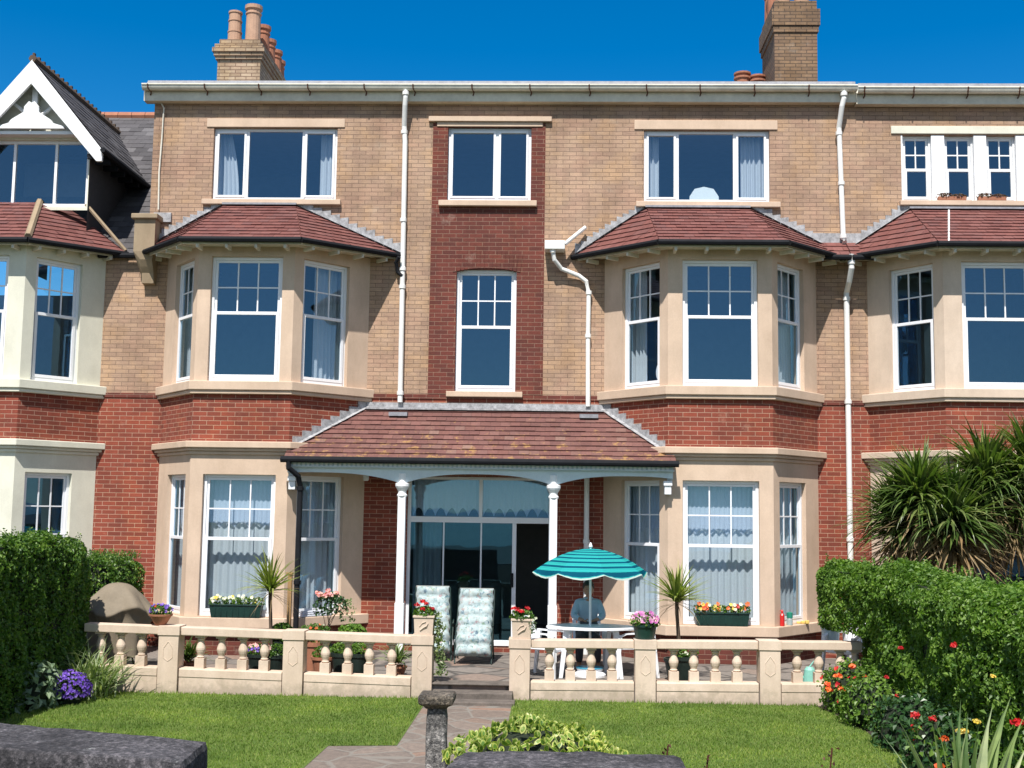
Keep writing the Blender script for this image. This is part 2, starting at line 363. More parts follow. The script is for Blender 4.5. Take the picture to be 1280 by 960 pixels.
# lawns: one sheet each side of the path
sheet('lawn', [(-6.6,-4.1), (-6.9,-5.2), (-6.6,-14.2), (-2.6,-14.2), (-2.42,-7.55), (-1.68,-7.45), (-1.68,-4.1)], LZ, M['lawn'])
sheet('lawn', [(-.52,-4.1), (-.52,-14.2), (3.6,-14.2), (3.78,-8.2), (3.80,-6.6), (3.72,-5.2), (3.6,-4.1)], LZ, M['lawn'])
sheet('path', [(-1.72,-4.62), (-1.72,-7.4), (-2.45,-7.5), (-2.8,-14.2), (-.45,-14.2), (-.45,-4.62)], LZ-.004, M['path'])
sheet('flower_bed', [(3.5,-3.99), (9.4,-3.99), (9.4,-14.6), (3.4,-14.6)], LZ-.012, M['soil'])
sheet('flower_bed', [(-9.5,-3.99), (-6.2,-3.99), (-6.2,-14.6), (-9.5,-14.6)], LZ-.012, M['soil'])
# the bank up to the promenade, and the promenade the camera stands on
mb = MB(); mb.hexa([(-60,-16,-.3),(60,-16,-.3),(60,-14.2,-.3),(-60,-14.2,-.3),(-60,-16,.78),(60,-16,.78),(60,-14.9,.1),(-60,-14.9,.1)])
mb.build('bank', M['soil'], kind='structure')
box_struct('promenade', -400, 400, -34, -16.0, -3.0, .8, M['road'])
sheet('sea', [(-6000,-9000), (6000,-9000), (6000,-34), (-6000,-34)], -3.2, M['sea'])
# steps between the balustrade ends
mb = MB(); mb.box(-1.62, -.52, -4.32, -3.985, -.29, -.055); mb.build('step', M['stepst'], kind='structure', bevel=.012)
mb = MB(); mb.box(-1.64, -.50, -4.03, -3.7, .004, .03); mb.build('step', M['stepst'], kind='structure', bevel=.01)
mb = MB(); mb.box(-1.66, -.48, -4.62, -4.325, -.29, -.13); mb.build('step', M['stepst'], kind='structure', bevel=.012)

# ------------------------------------------------------------------ windows and bays
def win(parent, Fc, u0, u1, z0, z1, kind='sash', zm=None, cols=3, rows=2, mull=(), t=.14, glass='glass', fw=.05, bars=True, name='window', mat='upvc', fixed=()):
    """frame mesh is the part, panes and glazing bars its sub-parts"""
    m = M[mat]; mb = MB(); no, ni = -.075, -.135
    bx = lambda a, b, c, d, n0=ni, n1=no: Fc.box(mb, a, b, n0, n1, c, d)
    bx(u0, u0+fw, z0, z1); bx(u1-fw, u1, z0, z1); bx(u0+fw, u1-fw, z1-fw, z1); bx(u0+fw, u1-fw, z0, z0+fw+.01, ni, no+.012)
    panes = []; gb = MB(); has = False
    def light(a, b, c, d, n0, n1, s=.05):
        Fc.box(mb, a, a+s, n0, n1, c, d); Fc.box(mb, b-s, b, n0, n1, c, d)
        Fc.box(mb, a+s, b-s, n0, n1, c, c+s); Fc.box(mb, a+s, b-s, n0, n1, d-s, d)
        panes.append((a+s, b-s, c+s, d-s, (n0+n1)/2)); return panes[-1]
    if kind == 'sash':
        a, b = u0+fw, u1-fw
        p = light(a+.001, b-.001, zm-.02, z1-fw-.001, ni+.005, ni+.035, .042)
        q = light(a+.001, b-.001, z0+fw+.011, zm+.03, ni+.036, no+.018, .052)
        if bars:
            w = .011
            for k in range(1, cols):
                x = p[0]+(p[1]-p[0])*k/cols; Fc.box(gb, x-w, x+w, p[4]-.008, p[4]+.012, p[2], p[3]); has = True
            for k in range(1, rows):
                z = p[2]+(p[3]-p[2])*k/rows
                for j in range(cols):
                    xa = p[0]+(p[1]-p[0])*j/cols+(w if j else 0); xb = p[0]+(p[1]-p[0])*(j+1)/cols-(w if j < cols-1 else 0)
                    Fc.box(gb, xa, xb, p[4]-.008, p[4]+.010, z-w, z+w)
    else:
        ed = [u0]+list(mull)+[u1]; hw = .025
        for k, x in enumerate(mull): Fc.box(mb, x-hw, x+hw, ni, no+.004, z0+fw+.01, z1-fw)
        for k in range(len(ed)-1):
            a = ed[k]+(fw if k == 0 else hw)+.001; b = ed[k+1]-(fw if k == len(ed)-2 else hw)-.001
            if k in fixed: panes.append((a, b, z0+fw+.012, z1-fw-.001, -.1))
            else: light(a, b, z0+fw+.012, z1-fw-.001, ni+.01, no+.022, .04)
    f = mb.build(name, m, parent, bevel=.004)
    for a, b, c, d, n in panes:
        g = MB(); g.face([Fc.pt(a,n,c), Fc.pt(b,n,c), Fc.pt(b,n,d), Fc.pt(a,n,d)]); g.build('pane', M[glass], f)
    if has: gb.build('glazing_bars', m, f)
    return f

def curtain(Fc, u0, u1, z0, z1, n, label, mat='curt', folds=9, amp=.03, scallop=0, gather=0, cat='curtain', name='curtain', flare=0):
    mb = MB(); N = max(24, folds*8); rows = 10 if flare else 4; ph = rnd.random()*6
    jit = [rnd.uniform(-.5, .5) for _ in range(N+1)]
    idx = []
    for j in range(rows+1):
        r = []
        for i in range(N+1):
            s = i/N
            zb = z0
            if scallop: zb = z0+scallop*abs(math.sin(math.pi*s*gather))*1.0
            z = zb+(z1-zb)*j/rows
            wv = math.sin(s*folds*2*math.pi+ph+.5*math.sin(s*9+ph)*2)*amp*(1-.3*j/rows)+jit[i]*amp*.25
            uu = u0+(u1-u0)*s
            if flare: uu = u0+(u1-u0)*s*(1-flare*(j/rows)**2)
            r.append(mb.vert(Fc.pt(uu, n+wv, z)))
        idx.append(r)
    for j in range(rows):
        for i in range(N): mb.ifc((idx[j][i], idx[j][i+1], idx[j+1][i+1], idx[j+1][i]))
    return mb.build(name, M[mat], smooth=True, label=label, cat=cat, group='white curtains and nets behind the windows')

def offpoly(xl, cl, cr, xr, d, o):
    """bay outline at Y<=0 pushed outward by o, left wall point -> front -> right wall point"""
    def side(xa, xb):      # facet from (xa,0) to (xb,-d)
        f = Fct((xa, 0), (xb, -d)) if xb > xa else Fct((xb, -d), (xa, 0))
        p = f.p0+f.n*o; q = p+f.d*f.L
        return p, q-p
    p, v = side(xl, cl); a0 = p.x+v.x*(0-p.y)/v.y; a1 = p.x+v.x*(-d-o-p.y)/v.y
    p, v = side(xr, cr); b0 = p.x+v.x*(0-p.y)/v.y; b1 = p.x+v.x*(-d-o-p.y)/v.y
    return [(a0, 0), (a1, -d-o), (b1, -d-o), (b0, 0)]

ZB = dict(s0=.45, s1=.62, g0=.63, gm=1.88, g1=2.94, gt=3.27, c1=3.48, b1=4.27, f0s=4.48, f0=4.49, fm=5.64, f1=6.60, ft=6.82)
def bay(house, xl, cl, cr, xr, d, cream, fs, gutter='black', ground=True, sides=(True, True), wedge=(.0, .0)):
    A, B, C_, D = (xl, 0), (cl, -d), (cr, -d), (xr, 0); fc = [Fct(A, B), Fct(B, C_), Fct(C_, D)]
    Z = ZB; cm = M[cream]
    sw = .19; bw = .44
    us = [(bw, fc[0].L-sw), fs, (sw, fc[2].L-bw)]
    # ground floor masonry
    g = MB(); f = MB()
    for k, Fc in enumerate(fc):
        a, b = us[k]
        Fc.wall(g, 0, Fc.L, Z['s1'], Z['gt'], [(a, b, Z['g0'], Z['g1'])], .2)
        Fc.wall(f, 0, Fc.L, Z['f0s'], Z['ft'], [(a, b, Z['f0'], Z['f1'])], .2)
    g.build('bay_masonry', cm, house); f.build('bay_masonry', cm, house)
    w = MB()
    for Fc in fc: Fc.wall(w, 0, Fc.L, -.2, Z['s0'], n=0)
    q = offpoly(xl, cl, cr, xr, d, -.05); w = MB()
    for i in range(3): Fct(q[i], q[i+1]).wall(w, 0, Fct(q[i], q[i+1]).L, -.2, Z['s0'])
    w.build('bay_plinth', M['panel'], house)
    w = MB()
    for Fc in fc: Fc.wall(w, 0, Fc.L, Z['c1'], Z['b1'])
    w.build('bay_brickwork', M['red'], house)
    def slab(name, layers, m):
        mb = MB()
        for o, z0, z1 in layers:
            p = offpoly(xl, cl, cr, xr, d, o); mb.prism([(p[0][0], -.0015), p[1], p[2], (p[3][0], -.0015)], z0, z1)
        return mb.build(name, m, house, bevel=.012)
    slab('bay_sill', [(.10, Z['s0'], Z['s1']-.003)], cm)
    slab('bay_cornice', [(.035, Z['gt']-.006, Z['gt']+.05), (.075, Z['gt']+.052, Z['gt']+.10), (.12, Z['gt']+.102, Z['c1']+.002)], cm)
    slab('bay_sill', [(.07, Z['b1']-.002, Z['b1']+.06), (.10, Z['b1']+.062, Z['f0s']+.004)], cm)
    # ceiling lid
    p = offpoly(xl, cl, cr, xr, d, -.02); mb = MB(); mb.prism([(p[0][0], 0.3), (p[0][0], -.02), p[1], p[2], (p[3][0], -.02), (p[3][0], .3)], Z['ft']-.03, Z['ft']-.004); mb.build('bay_ceiling', M['room'], house)
    for k, Fc in enumerate(fc):
        a, b = us[k]; co = 3 if k == 1 else 3
        if k == 1 or sides[0 if k == 0 else 1]:
            win(house, Fc, a, b, Z['f0'], Z['f1'], 'sash', Z['fm'], co, 2)
            if ground: win(house, Fc, a, b, Z['g0'], Z['g1'], 'sash', Z['gm'], co, 2)
    return fc, us

def tile_face(mb, E0, E1, T0, T1, row=.157, wd=.17, smin=None, smax=None, lip=.020):
    E0, E1, T0, T1 = map(Vector, (E0, E1, T0, T1)); e = (E1-E0); L = e.length; e /= L
    dv = (T0-E0) if (T0-E0).length > .01 else (T1-E0)
    up = dv-e*dv.dot(e); V = up.length; up /= V; n = e.cross(up).normalized()
    if n.z < 0: n = -n
    a, b = (T0-E0).dot(e), (T1-E0).dot(e)
    smin = smin or (lambda v: a*v/V); smax = smax or (lambda v: L+(b-L)*v/V)
    P = lambda s, v, h: E0+e*s+up*v+n*h
    nr = max(1, round(V/row)); rw = V/nr
    mb.face([P(smin(0),0,-.01), P(smax(0),0,-.01), P(smax(V),V,-.01), P(smin(V),V,-.01)])
    for i in range(nr):
        v0, v1 = i*rw, (i+1)*rw
        lo0, hi0, lo1, hi1 = smin(v0), smax(v0), smin(v1), smax(v1)
        k = math.floor((min(lo0, lo1)-wd)/wd)
        while True:
            sa = (k+(.5 if i % 2 else 0))*wd; sb = sa+wd-.003; k += 1
            if sa > max(hi0, hi1): break
            a0, b0 = max(sa, lo0), min(sb, hi0); a1, b1 = max(sa, lo1), min(sb, hi1)
            if b0 <= a0 and b1 <= a1: continue
            if b0 < a0: a0 = b0 = min(max(sa, lo0), hi0) if a0 > hi0 else max(lo0, b0)
            if b1 < a1: a1 = b1 = min(max(sa, lo1), hi1)
            j0 = lip+rnd.uniform(-.004, .006); j1 = j0+rnd.uniform(-.002, .002)
            q = [P(a0,v0-.01,j0), P(b0,v0-.01,j1), P(b1,v1,.003), P(a1,v1,.003)]
            ix = [mb.vert(p) for p in q]; mb.ifc(ix)
            i2 = [mb.vert(P(a0,v0-.01,-.006)), mb.vert(P(b0,v0-.01,-.006))]
            mb.ifc((i2[0], i2[1], ix[1], ix[0]))
    return nr

def flashing(house, p0, p1, steps=8, h=.15, mat='leadw', proud=.02):
    """stepped lead flashing up a wall from p0 (low) to p1 (high), lying on plane Y = p.y"""
    p0, p1 = Vector(p0), Vector(p1); d = (p1-p0); mb = MB()
    hd = Vector((d.x, d.y, 0)).normalized(); nrm = Vector((hd.y, -hd.x, 0))
    if nrm.y > 0: nrm = -nrm
    for i in range(steps):
        a = p0+d*(i/steps); b = p0+d*((i+1)/steps); hh = h*rnd.uniform(.8, 1.15)
        up = Vector((0, 0, 1)); pr = proud+rnd.uniform(0, .006)
        lo_a, lo_b = a-up*.01, b-up*.01
        ta, tb = a+up*(hh+max(0, (b-a).z)*.7), b+up*hh*.75
        o = nrm*pr
        q = [lo_a, lo_b, tb, ta]
        mb.hexa([q[0]+o, q[1]+o, q[1]+nrm*.002, q[0]+nrm*.002, q[3]+o, q[2]+o, q[2]+nrm*.002, q[3]+nrm*.002])
    # apron lying on the tiles
    for i in range(steps):
        a = p0+d*(i/steps)+Vector((0, 0, .03)); b = p0+d*((i+.97)/steps)+Vector((0, 0, .03))
        o2 = nrm*(.10+rnd.uniform(-.01, .015)); dz = Vector((0, 0, -.02))
        mb.face([a, b, b+o2+dz, a+o2+dz])
    return mb.build('lead_flashing', M[mat], house)

def bay_roof(house, xl, cl, cr, xr, d, T0, T1, ze=6.83, zw=6.90, o=.40, hips=False, left=True, right=True, stonehip=False):
    p = offpoly(xl, cl, cr, xr, d, o); E = [Vector((p[0][0], -.005, zw)), Vector((*p[1], ze)), Vector((*p[2], ze)), Vector((p[3][0], -.005, zw))]
    T0, T1 = Vector(T0), Vector(T1); mb = MB()
    tile_face(mb, E[1], E[2], T0, T1); tile_face(mb, E[0], E[1], T0, T0); tile_face(mb, E[2], E[3], T1, T1+Vector((.84,0,0)) if stonehip else T1)
    mb.build('bay_roof', M['tile'], house)
    # soffit, fascia, gutter, rafter ends
    s = MB(); q = offpoly(xl, cl, cr, xr, d, o-.05); i_ = offpoly(xl, cl, cr, xr, d, .004)
    zz = [zw, ze, ze, zw]
    for k in range(3):
        s.face([(*i_[k], zz[k]-.065), (*i_[k+1], zz[k+1]-.065), (*q[k+1], zz[k+1]-.065), (*q[k], zz[k]-.065)][::-1])
        a, b = Vector((*q[k], zz[k]-.10)), Vector((*q[k+1], zz[k+1]-.10)); f = Fct(q[k], q[k+1]); nn = Vector((*f.n, 0))*.02
        s.hexa([a+nn, b+nn, b, a, a+nn+Vector((0,0,.08)), b+nn+Vector((0,0,.08)), b+Vector((0,0,.08)), a+Vector((0,0,.08))])
        L = (b-a).length; n = max(3, int(L/.42))
        for j in range(n):
            c = a+(b-a)*((j+.5)/n); w = Vector((*f.d, 0))*.022; nn2 = Vector((*f.n, 0)); dn = Vector((0, 0, -.06))
            s.hexa([c-w+nn2*.022+dn, c+w+nn2*.022+dn, c+w-nn2*.24+dn, c-w-nn2*.24+dn, c-w+nn2*.022-dn*.1, c+w+nn2*.022-dn*.1, c+w-nn2*.24-dn*.1, c-w-nn2*.24-dn*.1])
    s.build('eaves_soffit', M['fascia'], house)
    g = MB(); gp = offpoly(xl, cl, cr, xr, d, o+.035)
    for k in range(3): g.tube([(*gp[k], zz[k]-.035), (*gp[k+1], zz[k+1]-.035)], .048, 8)
    g.build('gutter', M['black'], house)
    if stonehip:
        h = MB(); h.tube([E[2]+Vector((0,0,.03)), T1+Vector((0,0,.02))], .06, 6); h.tube([E[3]+Vector((0,0,.03)), T1+Vector((.85,0,-.03))], .035, 6); h.build('hip_ridge', M['stone'], house)
    else:
        flashing(house, (E[0].x, -.003, E[0].z), (T0.x, -.003, T0.z), 12)
        flashing(house, (E[3].x, -.003, E[3].z), (T1.x, -.003, T1.z), 12)
        m = MB(); m.box(T0.x-.03, T1.x+.03, -.12, -.002, T0.z-.01, T0.z+.025); m.build('lead_flashing', M['lead'], house)
    return E

def frustrate(v): return v
def downpipe(house, pts, r=.042, collars=(), mat='pipe'):
    mb = MB(); mb.tube(pts, r, 12)
    for c in collars:
        mb.lathe([(r+.004, -.035), (r+.014, -.03), (r+.014, .03), (r+.004, .035)], c, 12)
    return mb.build('downpipe', M[mat], house, smooth=False)

# ------------------------------------------------------------------ the main house
XL, XR = -7.27, 5.07
house = empty('terraced_house', (-1.2, 0, 0), 'wide buff and red brick house with two storey bays and central tiled porch', 'house', 'brick houses of the terrace')
FW = Fct((-20, 0), (20, 0)); U = lambda x: x+20
ZT = 9.70
bL = (-6.90, -6.00, -4.37, -3.28); bR = (.87, 1.87, 3.58, 4.55)
panel = (-2.21, -.20, 4.42, 9.29)
holesU = [(U(-6.17), U(-3.93), 7.87, 9.20), (U(1.55), U(3.77), 7.87, 9.18), (U(panel[0]), U(panel[1]), panel[2], panel[3], False),
          (U(bL[0]+.04), U(bL[3]-.04), 4.5, 6.79, False), (U(bR[0]+.04), U(bR[3]-.04), 4.5, 6.79, False)]
mb = MB(); FW.wall(mb, U(XL), U(XR), 4.38, ZT, holesU, .14); mb.build('wall', M['buff'], house)
door = (-2.52, -.01, .14, 2.98)
holesD = [(U(door[0]), U(door[1]), door[2], door[3]), (U(bL[0]+.04), U(bL[3]-.04), .5, 3.25, False), (U(bR[0]+.04), U(bR[3]-.04), .5, 3.25, False)]
mb = MB(); FW.wall(mb, U(XL), U(XR), -.25, 4.38, holesD, .14); mb.build('wall', M['red'], house)
for a, b, c, d in ((XL, bL[0], 4.30, 4.375), (bR[3], XR, 4.30, 4.375), (bL[3], bR[0], 4.33, 4.41)):
    mb = MB(); FW.box(mb, U(a), U(b), -.02, .018, c, d); mb.build('brick_band', M['panel'], house)
# red panel round the middle windows
w2c = (-1.94, -.45, 7.87, 9.22); fc_ = (-1.74, -.68, 4.47, 6.64)
mb = MB(); FW.wall(mb, U(panel[0]), U(panel[1]), panel[2], panel[3], [(U(w2c[0]), U(w2c[1]), w2c[2], w2c[3]), (U(fc_[0]), U(fc_[1]), fc_[2], fc_[3])], .15, n=.012)
for x in (panel[0], panel[1]): mb.face([(x, -.012, panel[2]), (x, 0, panel[2]), (x, 0, panel[3]), (x, -.012, panel[3])])
mb.build('brick_panel', M['panel'], house)
# arch of gauged bricks
mb = MB(); n = 17; x0, x1 = fc_[0]-.07, fc_[1]+.07; cx = (x0+x1)/2
for k in range(n):
    def pt(s, top):
        x = x0+(x1-x0)*s; q = (2*s-1)
        z = (6.66-.075*q*q) if not top else (6.97-.085*q*q)
        return (cx+(x-cx)*(1.06 if top else 1.0), z)
    a, b = k/n+.004, (k+1)/n-.004; p = [pt(a,0), pt(b,0), pt(b,1), pt(a,1)]
    mb.hexa([(p[0][0],-.022,p[0][1]), (p[1][0],-.022,p[1][1]), (p[1][0],.10,p[1][1]), (p[0][0],.10,p[0][1]), (p[3][0],-.022,p[3][1]), (p[2][0],-.022,p[2][1]), (p[2][0],.0,p[2][1]), (p[3][0],.0,p[3][1])])
mb.build('window_arch', M['panel'], house)
# lintels and sills
def slabs(name, L, m='cream', par=None):
    for (x0, x1, z0, z1, o) in L:
        mb = MB(); mb.box(x0, x1, -o, .05, z0, z1); mb.build(name, M[m], par or house, bevel=.008)
slabs('lintel', [(-6.30, -3.80, 9.205, 9.365, .02), (1.38, 3.91, 9.185, 9.355, .02)])
slabs('lintel', [(-2.29, -.09, 9.31, 9.40, .07), (w2c[0]-.2, w2c[1]+.2, 9.225, 9.305, .03)])
slabs('sill', [(-6.32, -3.83, 7.775, 7.867, .09), (1.41, 3.94, 7.77, 7.865, .09), (-2.08, -.34, 7.765, 7.865, .10), (-1.88, -.55, 4.37, 4.465, .10)])
win(house, FW, U(-6.17), U(-3.93), 7.87, 9.20, 'cas', mull=(U(-5.56), U(-4.55)), fixed=(1,))
win(house, FW, U(1.55), U(3.77), 7.87, 9.18, 'cas', mull=(U(2.15), U(3.16)), fixed=(1,))
win(house, FW, U(w2c[0]), U(w2c[1]), w2c[2], w2c[3], 'cas', mull=(U(-1.06),), fixed=())
win(house, FW, U(fc_[0]), U(fc_[1]), fc_[2], fc_[3], 'sash', 5.61, 3, 2)
fl, ul = bay(house, bL[0], bL[1], bL[2], bL[3], 1.15, 'cream', (.22, 1.43))
fr, ur = bay(house, bR[0], bR[1], bR[2], bR[3], 1.15, 'cream', (.24, 1.48))
bay_roof(house, *bL, 1.15, (-5.91, -.01, 7.77), (-4.64, -.01, 7.77))
bay_roof(house, *bR, 1.15, (1.60, -.01, 7.76), (3.38, -.01, 7.76))
# valley roof between the bay and the neighbour's bay
mb = MB(); tile_face(mb, (4.72,-.42,6.84), (5.06,-.42,6.84), (4.55,-.01,7.16), (5.06,-.01,7.16)); mb.build('valley_roof', M['tile'], house)
mb = MB(); mb.box(4.5, 5.06, -.03, -.003, 7.15, 7.32); mb.build('lead_flashing', M['leadw'], house)
mb = MB(); mb.tube([(4.60,-.47,6.80), (5.06,-.47,6.80)], .048, 8); mb.build('gutter', M['black'], house)

# eaves of the flat topped roof
def top_eaves(par, x0, x1, zo=0.0, lead=True):
    mb = MB(); mb.box(x0, x1, -.135, .02, 9.64+zo, 9.67+zo); mb.box(x0, x1, -.16, -.135, 9.64+zo, 9.86+zo); mb.build('eaves_fascia', M['fascia'], par)
    g = MB(); n = 10; prof = [(-.235+.07*math.cos(a), 9.895+zo+.09*math.sin(a)) for a in [math.pi+math.pi*k/n for k in range(n+1)]]
    for k in range(n):
        (ya, za), (yb, zb) = prof[k], prof[k+1]
        g.face([(x0, ya, za), (x1, ya, za), (x1, yb, zb), (x0, yb, zb)]); g.face([(x0, ya*.985, za+.004), (x0, yb*.985, zb+.004), (x1, yb*.985, zb+.004), (x1, ya*.985, za+.004)])
    g.box(x0, x1, -.318, -.303, 9.89+zo, 9.912+zo)
    x = x0+.6
    g.build('gutter', M['gutter'], par)
    while x < x1-.3:
        x += 9
    x = x0+.12
    while x < x1:
        r = MB(); r.tube([(x, -.165, 9.74+zo), (x+.02, -.19, 9.79+zo), (x-.01, -.30, 9.83+zo), (x-.01, -.325, 9.90+zo)], .012, 5); x += rnd.uniform(.85, 1.1); r.build('gutter_bracket', M['rust'], par)
    mb = MB(); zb = 10.03+zo
    mb.hexa([(x0,-.155,9.87+zo),(x1,-.155,9.87+zo),(x1,7.2,9.87+zo),(x0,7.2,9.87+zo),(x0+.05,-.12,zb),(x1,-.12,zb),(x1,7.2,zb+.25),(x0+.05,7.2,zb+.25)])
    mb.build('roof', M['lead'], par)
top_eaves(house, -7.42, 5.26)
# rooms behind the glass
def interior(par, x0, x1, cuts, floors, yb=4.2, zt=9.6):
    mb = MB()
    mb.box(x0+.02, x1-.02, yb, yb+.1, -.2, zt)
    for z in floors: mb.box(x0+.02, x1-.02, .16, yb-.002, z-.12, z)
    for x in cuts: mb.box(x-.05, x+.05, .16, yb-.004, -.2, zt-.01)
    return mb.build('interior', M['room'], par)
interior(house, XL, XR, (XL+.1, -2.9, .45, XR-.08), (.1, 4.2, 7.5, 9.6))
# downpipes
downpipe(house, [(-2.69,-.235,9.83), (-2.69,-.235,9.68), (-2.70,-.21,9.55), (-2.72,-.09,9.2), (-2.70,-.08,8.9), (-2.68,-.08,4.26)], .045, [(-2.69,-.235,9.76), (-2.72,-.08,9.1), (-2.70,-.08,7.5), (-2.69,-.08,6.62), (-2.69,-.08,6.3), (-2.68,-.08,4.42)])
downpipe(house, [(5.03,-.235,9.83), (5.03,-.235,9.68), (5.0,-.21,9.55), (4.97,-.09,9.2), (4.98,-.08,8.9), (5.02,-.08,7.2), (5.03,-.12,7.14)], .045, [(5.03,-.235,9.76), (4.97,-.08,9.1), (5.0,-.08,8.2), (5.02,-.08,7.25)])
downpipe(house, [(5.07,-.42,6.86), (5.07,-.42,6.62), (5.06,-.30,6.42), (5.06,-.08,6.25), (5.06,-.08,-.0)], .048, [(5.07,-.42,6.72), (5.06,-.08,6.15), (5.06,-.08,4.35), (5.06,-.08,2.0)])
P3 = [PY(691,314,-.25), PY(693,325,-.22), PY(702,336,-.12), PY(724,345,-.08), PY(733,352,-.08), PY(736,366,-.08), PY(735,420,-.08), PY(735,508,-.08)]
downpipe(house, P3, .04, [P3[0], P3[5], P3[6]])
downpipe(house, [(.58,-.07,3.3), (.58,-.07,0)], .045, [(.58,-.07,1.9)])
a, b = PY(681,301,-.28), PY(706,312,-.28); mb = MB(); mb.box(a.x, b.x, -.33, -.02, b.z, a.z); mb.build('rain_hopper', M['pipe'], house, bevel=.01)
mb = MB(); a = PY(706,305,-.2); b = PY(732,284,-.1); mb.tube([a, b], .035, 8); mb.build('gutter', M['pipe'], house)
downpipe(house, [PY(499,321,-.2), PY(495,328,-.15), PY(497,340,-.1), PY(503,345,-.1)], .035, (), 'black')
# overflow wire at the left
mb = MB(); mb.tube([PY(201,128,-.03), PY(205,135,-.03), PY(203,165,-.03), PY(199,215,-.03), PY(198,262,-.03)], .014, 5); mb.build('cable', M['gutter'], house)
# porch
pY = -1.24; EY = -1.38
porch_z = (PY(600,574,EY).z-.01, 4.17)
PXa, PXb = PY(355,575,EY).x, PY(845,577,EY).x
E0, E1 = Vector((PXa, EY, porch_z[0])), Vector((PXb, EY, porch_z[0]))
mb = MB(); sl = (porch_z[1]-porch_z[0])/-EY
Vl = math.hypot(EY, porch_z[1]-porch_z[0])
def yv(v): return EY-EY*v/Vl
def lx(v):
    y = yv(v); return max(PXa, -4.37+(-3.28+4.37)*(y+1.15)/1.15 if y > -1.15 else -9)-PXa
def rx(v):
    y = yv(v); return min(PXb, 1.87+(.87-1.87)*(y+1.15)/1.15 if y > -1.15 else 9)-PXa
tile_face(mb, E0, E1, (-3.28,-.004,porch_z[1]), (.87,-.004,porch_z[1]), smin=lx, smax=rx, lip=.022)
mb.build('porch_roof', M['tilep'], house)
mb = MB(); mb.box(-3.27, .86, -.035, -.002, 4.15, 4.26); mb.box(-3.27, .86, -.16, -.036, 4.13, 4.16); mb.build('lead_flashing', M['leadw'], house)
zz = lambda y: porch_z[0]+sl*(y-EY)
for (a, b) in (((-4.33,-1.10), (-3.28,-.0)), ((1.84,-1.10), (.87,0))):
    f = flashing(house, (a[0], a[1], zz(a[1])), (b[0], b[1], zz(b[1])), 8, .13, 'leadw', .02)
for x in (-2.68, .60):
    mb = MB(); mb.box(x-.16, x+.16, -.34, -.14, zz(-.2)-.03, zz(-.2)+.035); mb.build('lead_slate', M['lead'], house)
mb = MB(); mb.tube([(PXa-.04,EY-.06,porch_z[0]-.03), (PXb+.04,EY-.06,porch_z[0]-.03)], .055, 10); mb.build('gutter', M['black'], house)
mb = MB(); mb.box(PXa+.02, PXb-.02, EY+.02, -.0, 3.075, 3.09); mb.build('porch_ceiling', M['porchw'], house)
# frieze with three arches
def frieze():
    mb = MB(); N = 96; x0, x1 = PXa+.04, PXb-.04; Y0 = pY-.04; cols = (-2.46, 0.01)
    def zb(x):
        for a, b, r in ((x0-.9, cols[0], .20), (cols[0], cols[1], .20), (cols[1], x1+.55, .20)):
            if a <= x <= b:
                t = (x-a)/(b-a)*2-1; return 3.0-.01-.17*abs(t)**2.6
        return 2.86
    xs = sorted({x0+(x1-x0)*k/N for k in range(N+1)})
    for a, b in zip(xs, xs[1:]):
        za, zb_ = zb(a), zb(b)
        mb.hexa([(a,Y0,za),(b,Y0,zb_),(b,Y0+.08,zb_),(a,Y0+.08,za),(a,Y0,3.06),(b,Y0,3.06),(b,Y0+.08,3.06),(a,Y0+.08,3.06)])
    mb.box(x0, x1, Y0-.07, Y0, 3.145, 3.20); mb.box(x0, x1, Y0-.045, Y0+.06, 3.06, 3.145)
    for s in (x0, x1-.08):
        mb.box(s, s+.08, Y0+.08, -1.0, 2.93, 3.05)
    x = x0+.03
    while x < x1-.05: mb.box(x, x+.042, Y0-.066, Y0-.0445, 3.075, 3.1455, 1); x += .075
    mb.build('porch_frieze', [M['porchw'], M['white']], house)
frieze()
for x in (-2.46, 0.01):
    mb = MB(); mb.box(x-.075, x+.075, pY-.075, pY+.075, 0, .9); mb.box(x-.062, x+.062, pY-.062, pY+.062, .9, 2.62)
    mb.lathe([(.064, 2.60), (.085, 2.62), (.085, 2.645), (.068, 2.66), (.068, 2.70), (.10, 2.75), (.115, 2.78), (.115, 2.83), (.07, 2.84), (.07, 2.99)], (x, pY, 0), 16, sq=False)
    mb.build('porch_column', M['white'], house, bevel=.006)
for x in (PXa+.12, PXb-.12):
    mb = MB(); mb.box(x-.07, x+.07, pY-.07, -1.155, 2.84, 2.92); mb.box(x-.055, x+.055, pY-.05, -1.155, 2.70, 2.838); mb.build('porch_bracket', M['white'], house, bevel=.01)
downpipe(house, [(-4.30,EY-.06,3.16), (-4.30,EY-.06,3.05), (-4.16,-1.32,2.92), (-4.14,-1.24,2.75), (-4.14,-1.24,0.0)], .045, [(-4.14,-1.24,2.72), (-4.14,-1.24,1.2)], 'black')
mb = MB(); mb.lathe([(.035, 0), (.05, .02), (.05, .09), (.02, .1)], (-3.2, -.35, 2.88), 10); mb.build('porch_lamp', M['white'], house, smooth=True)
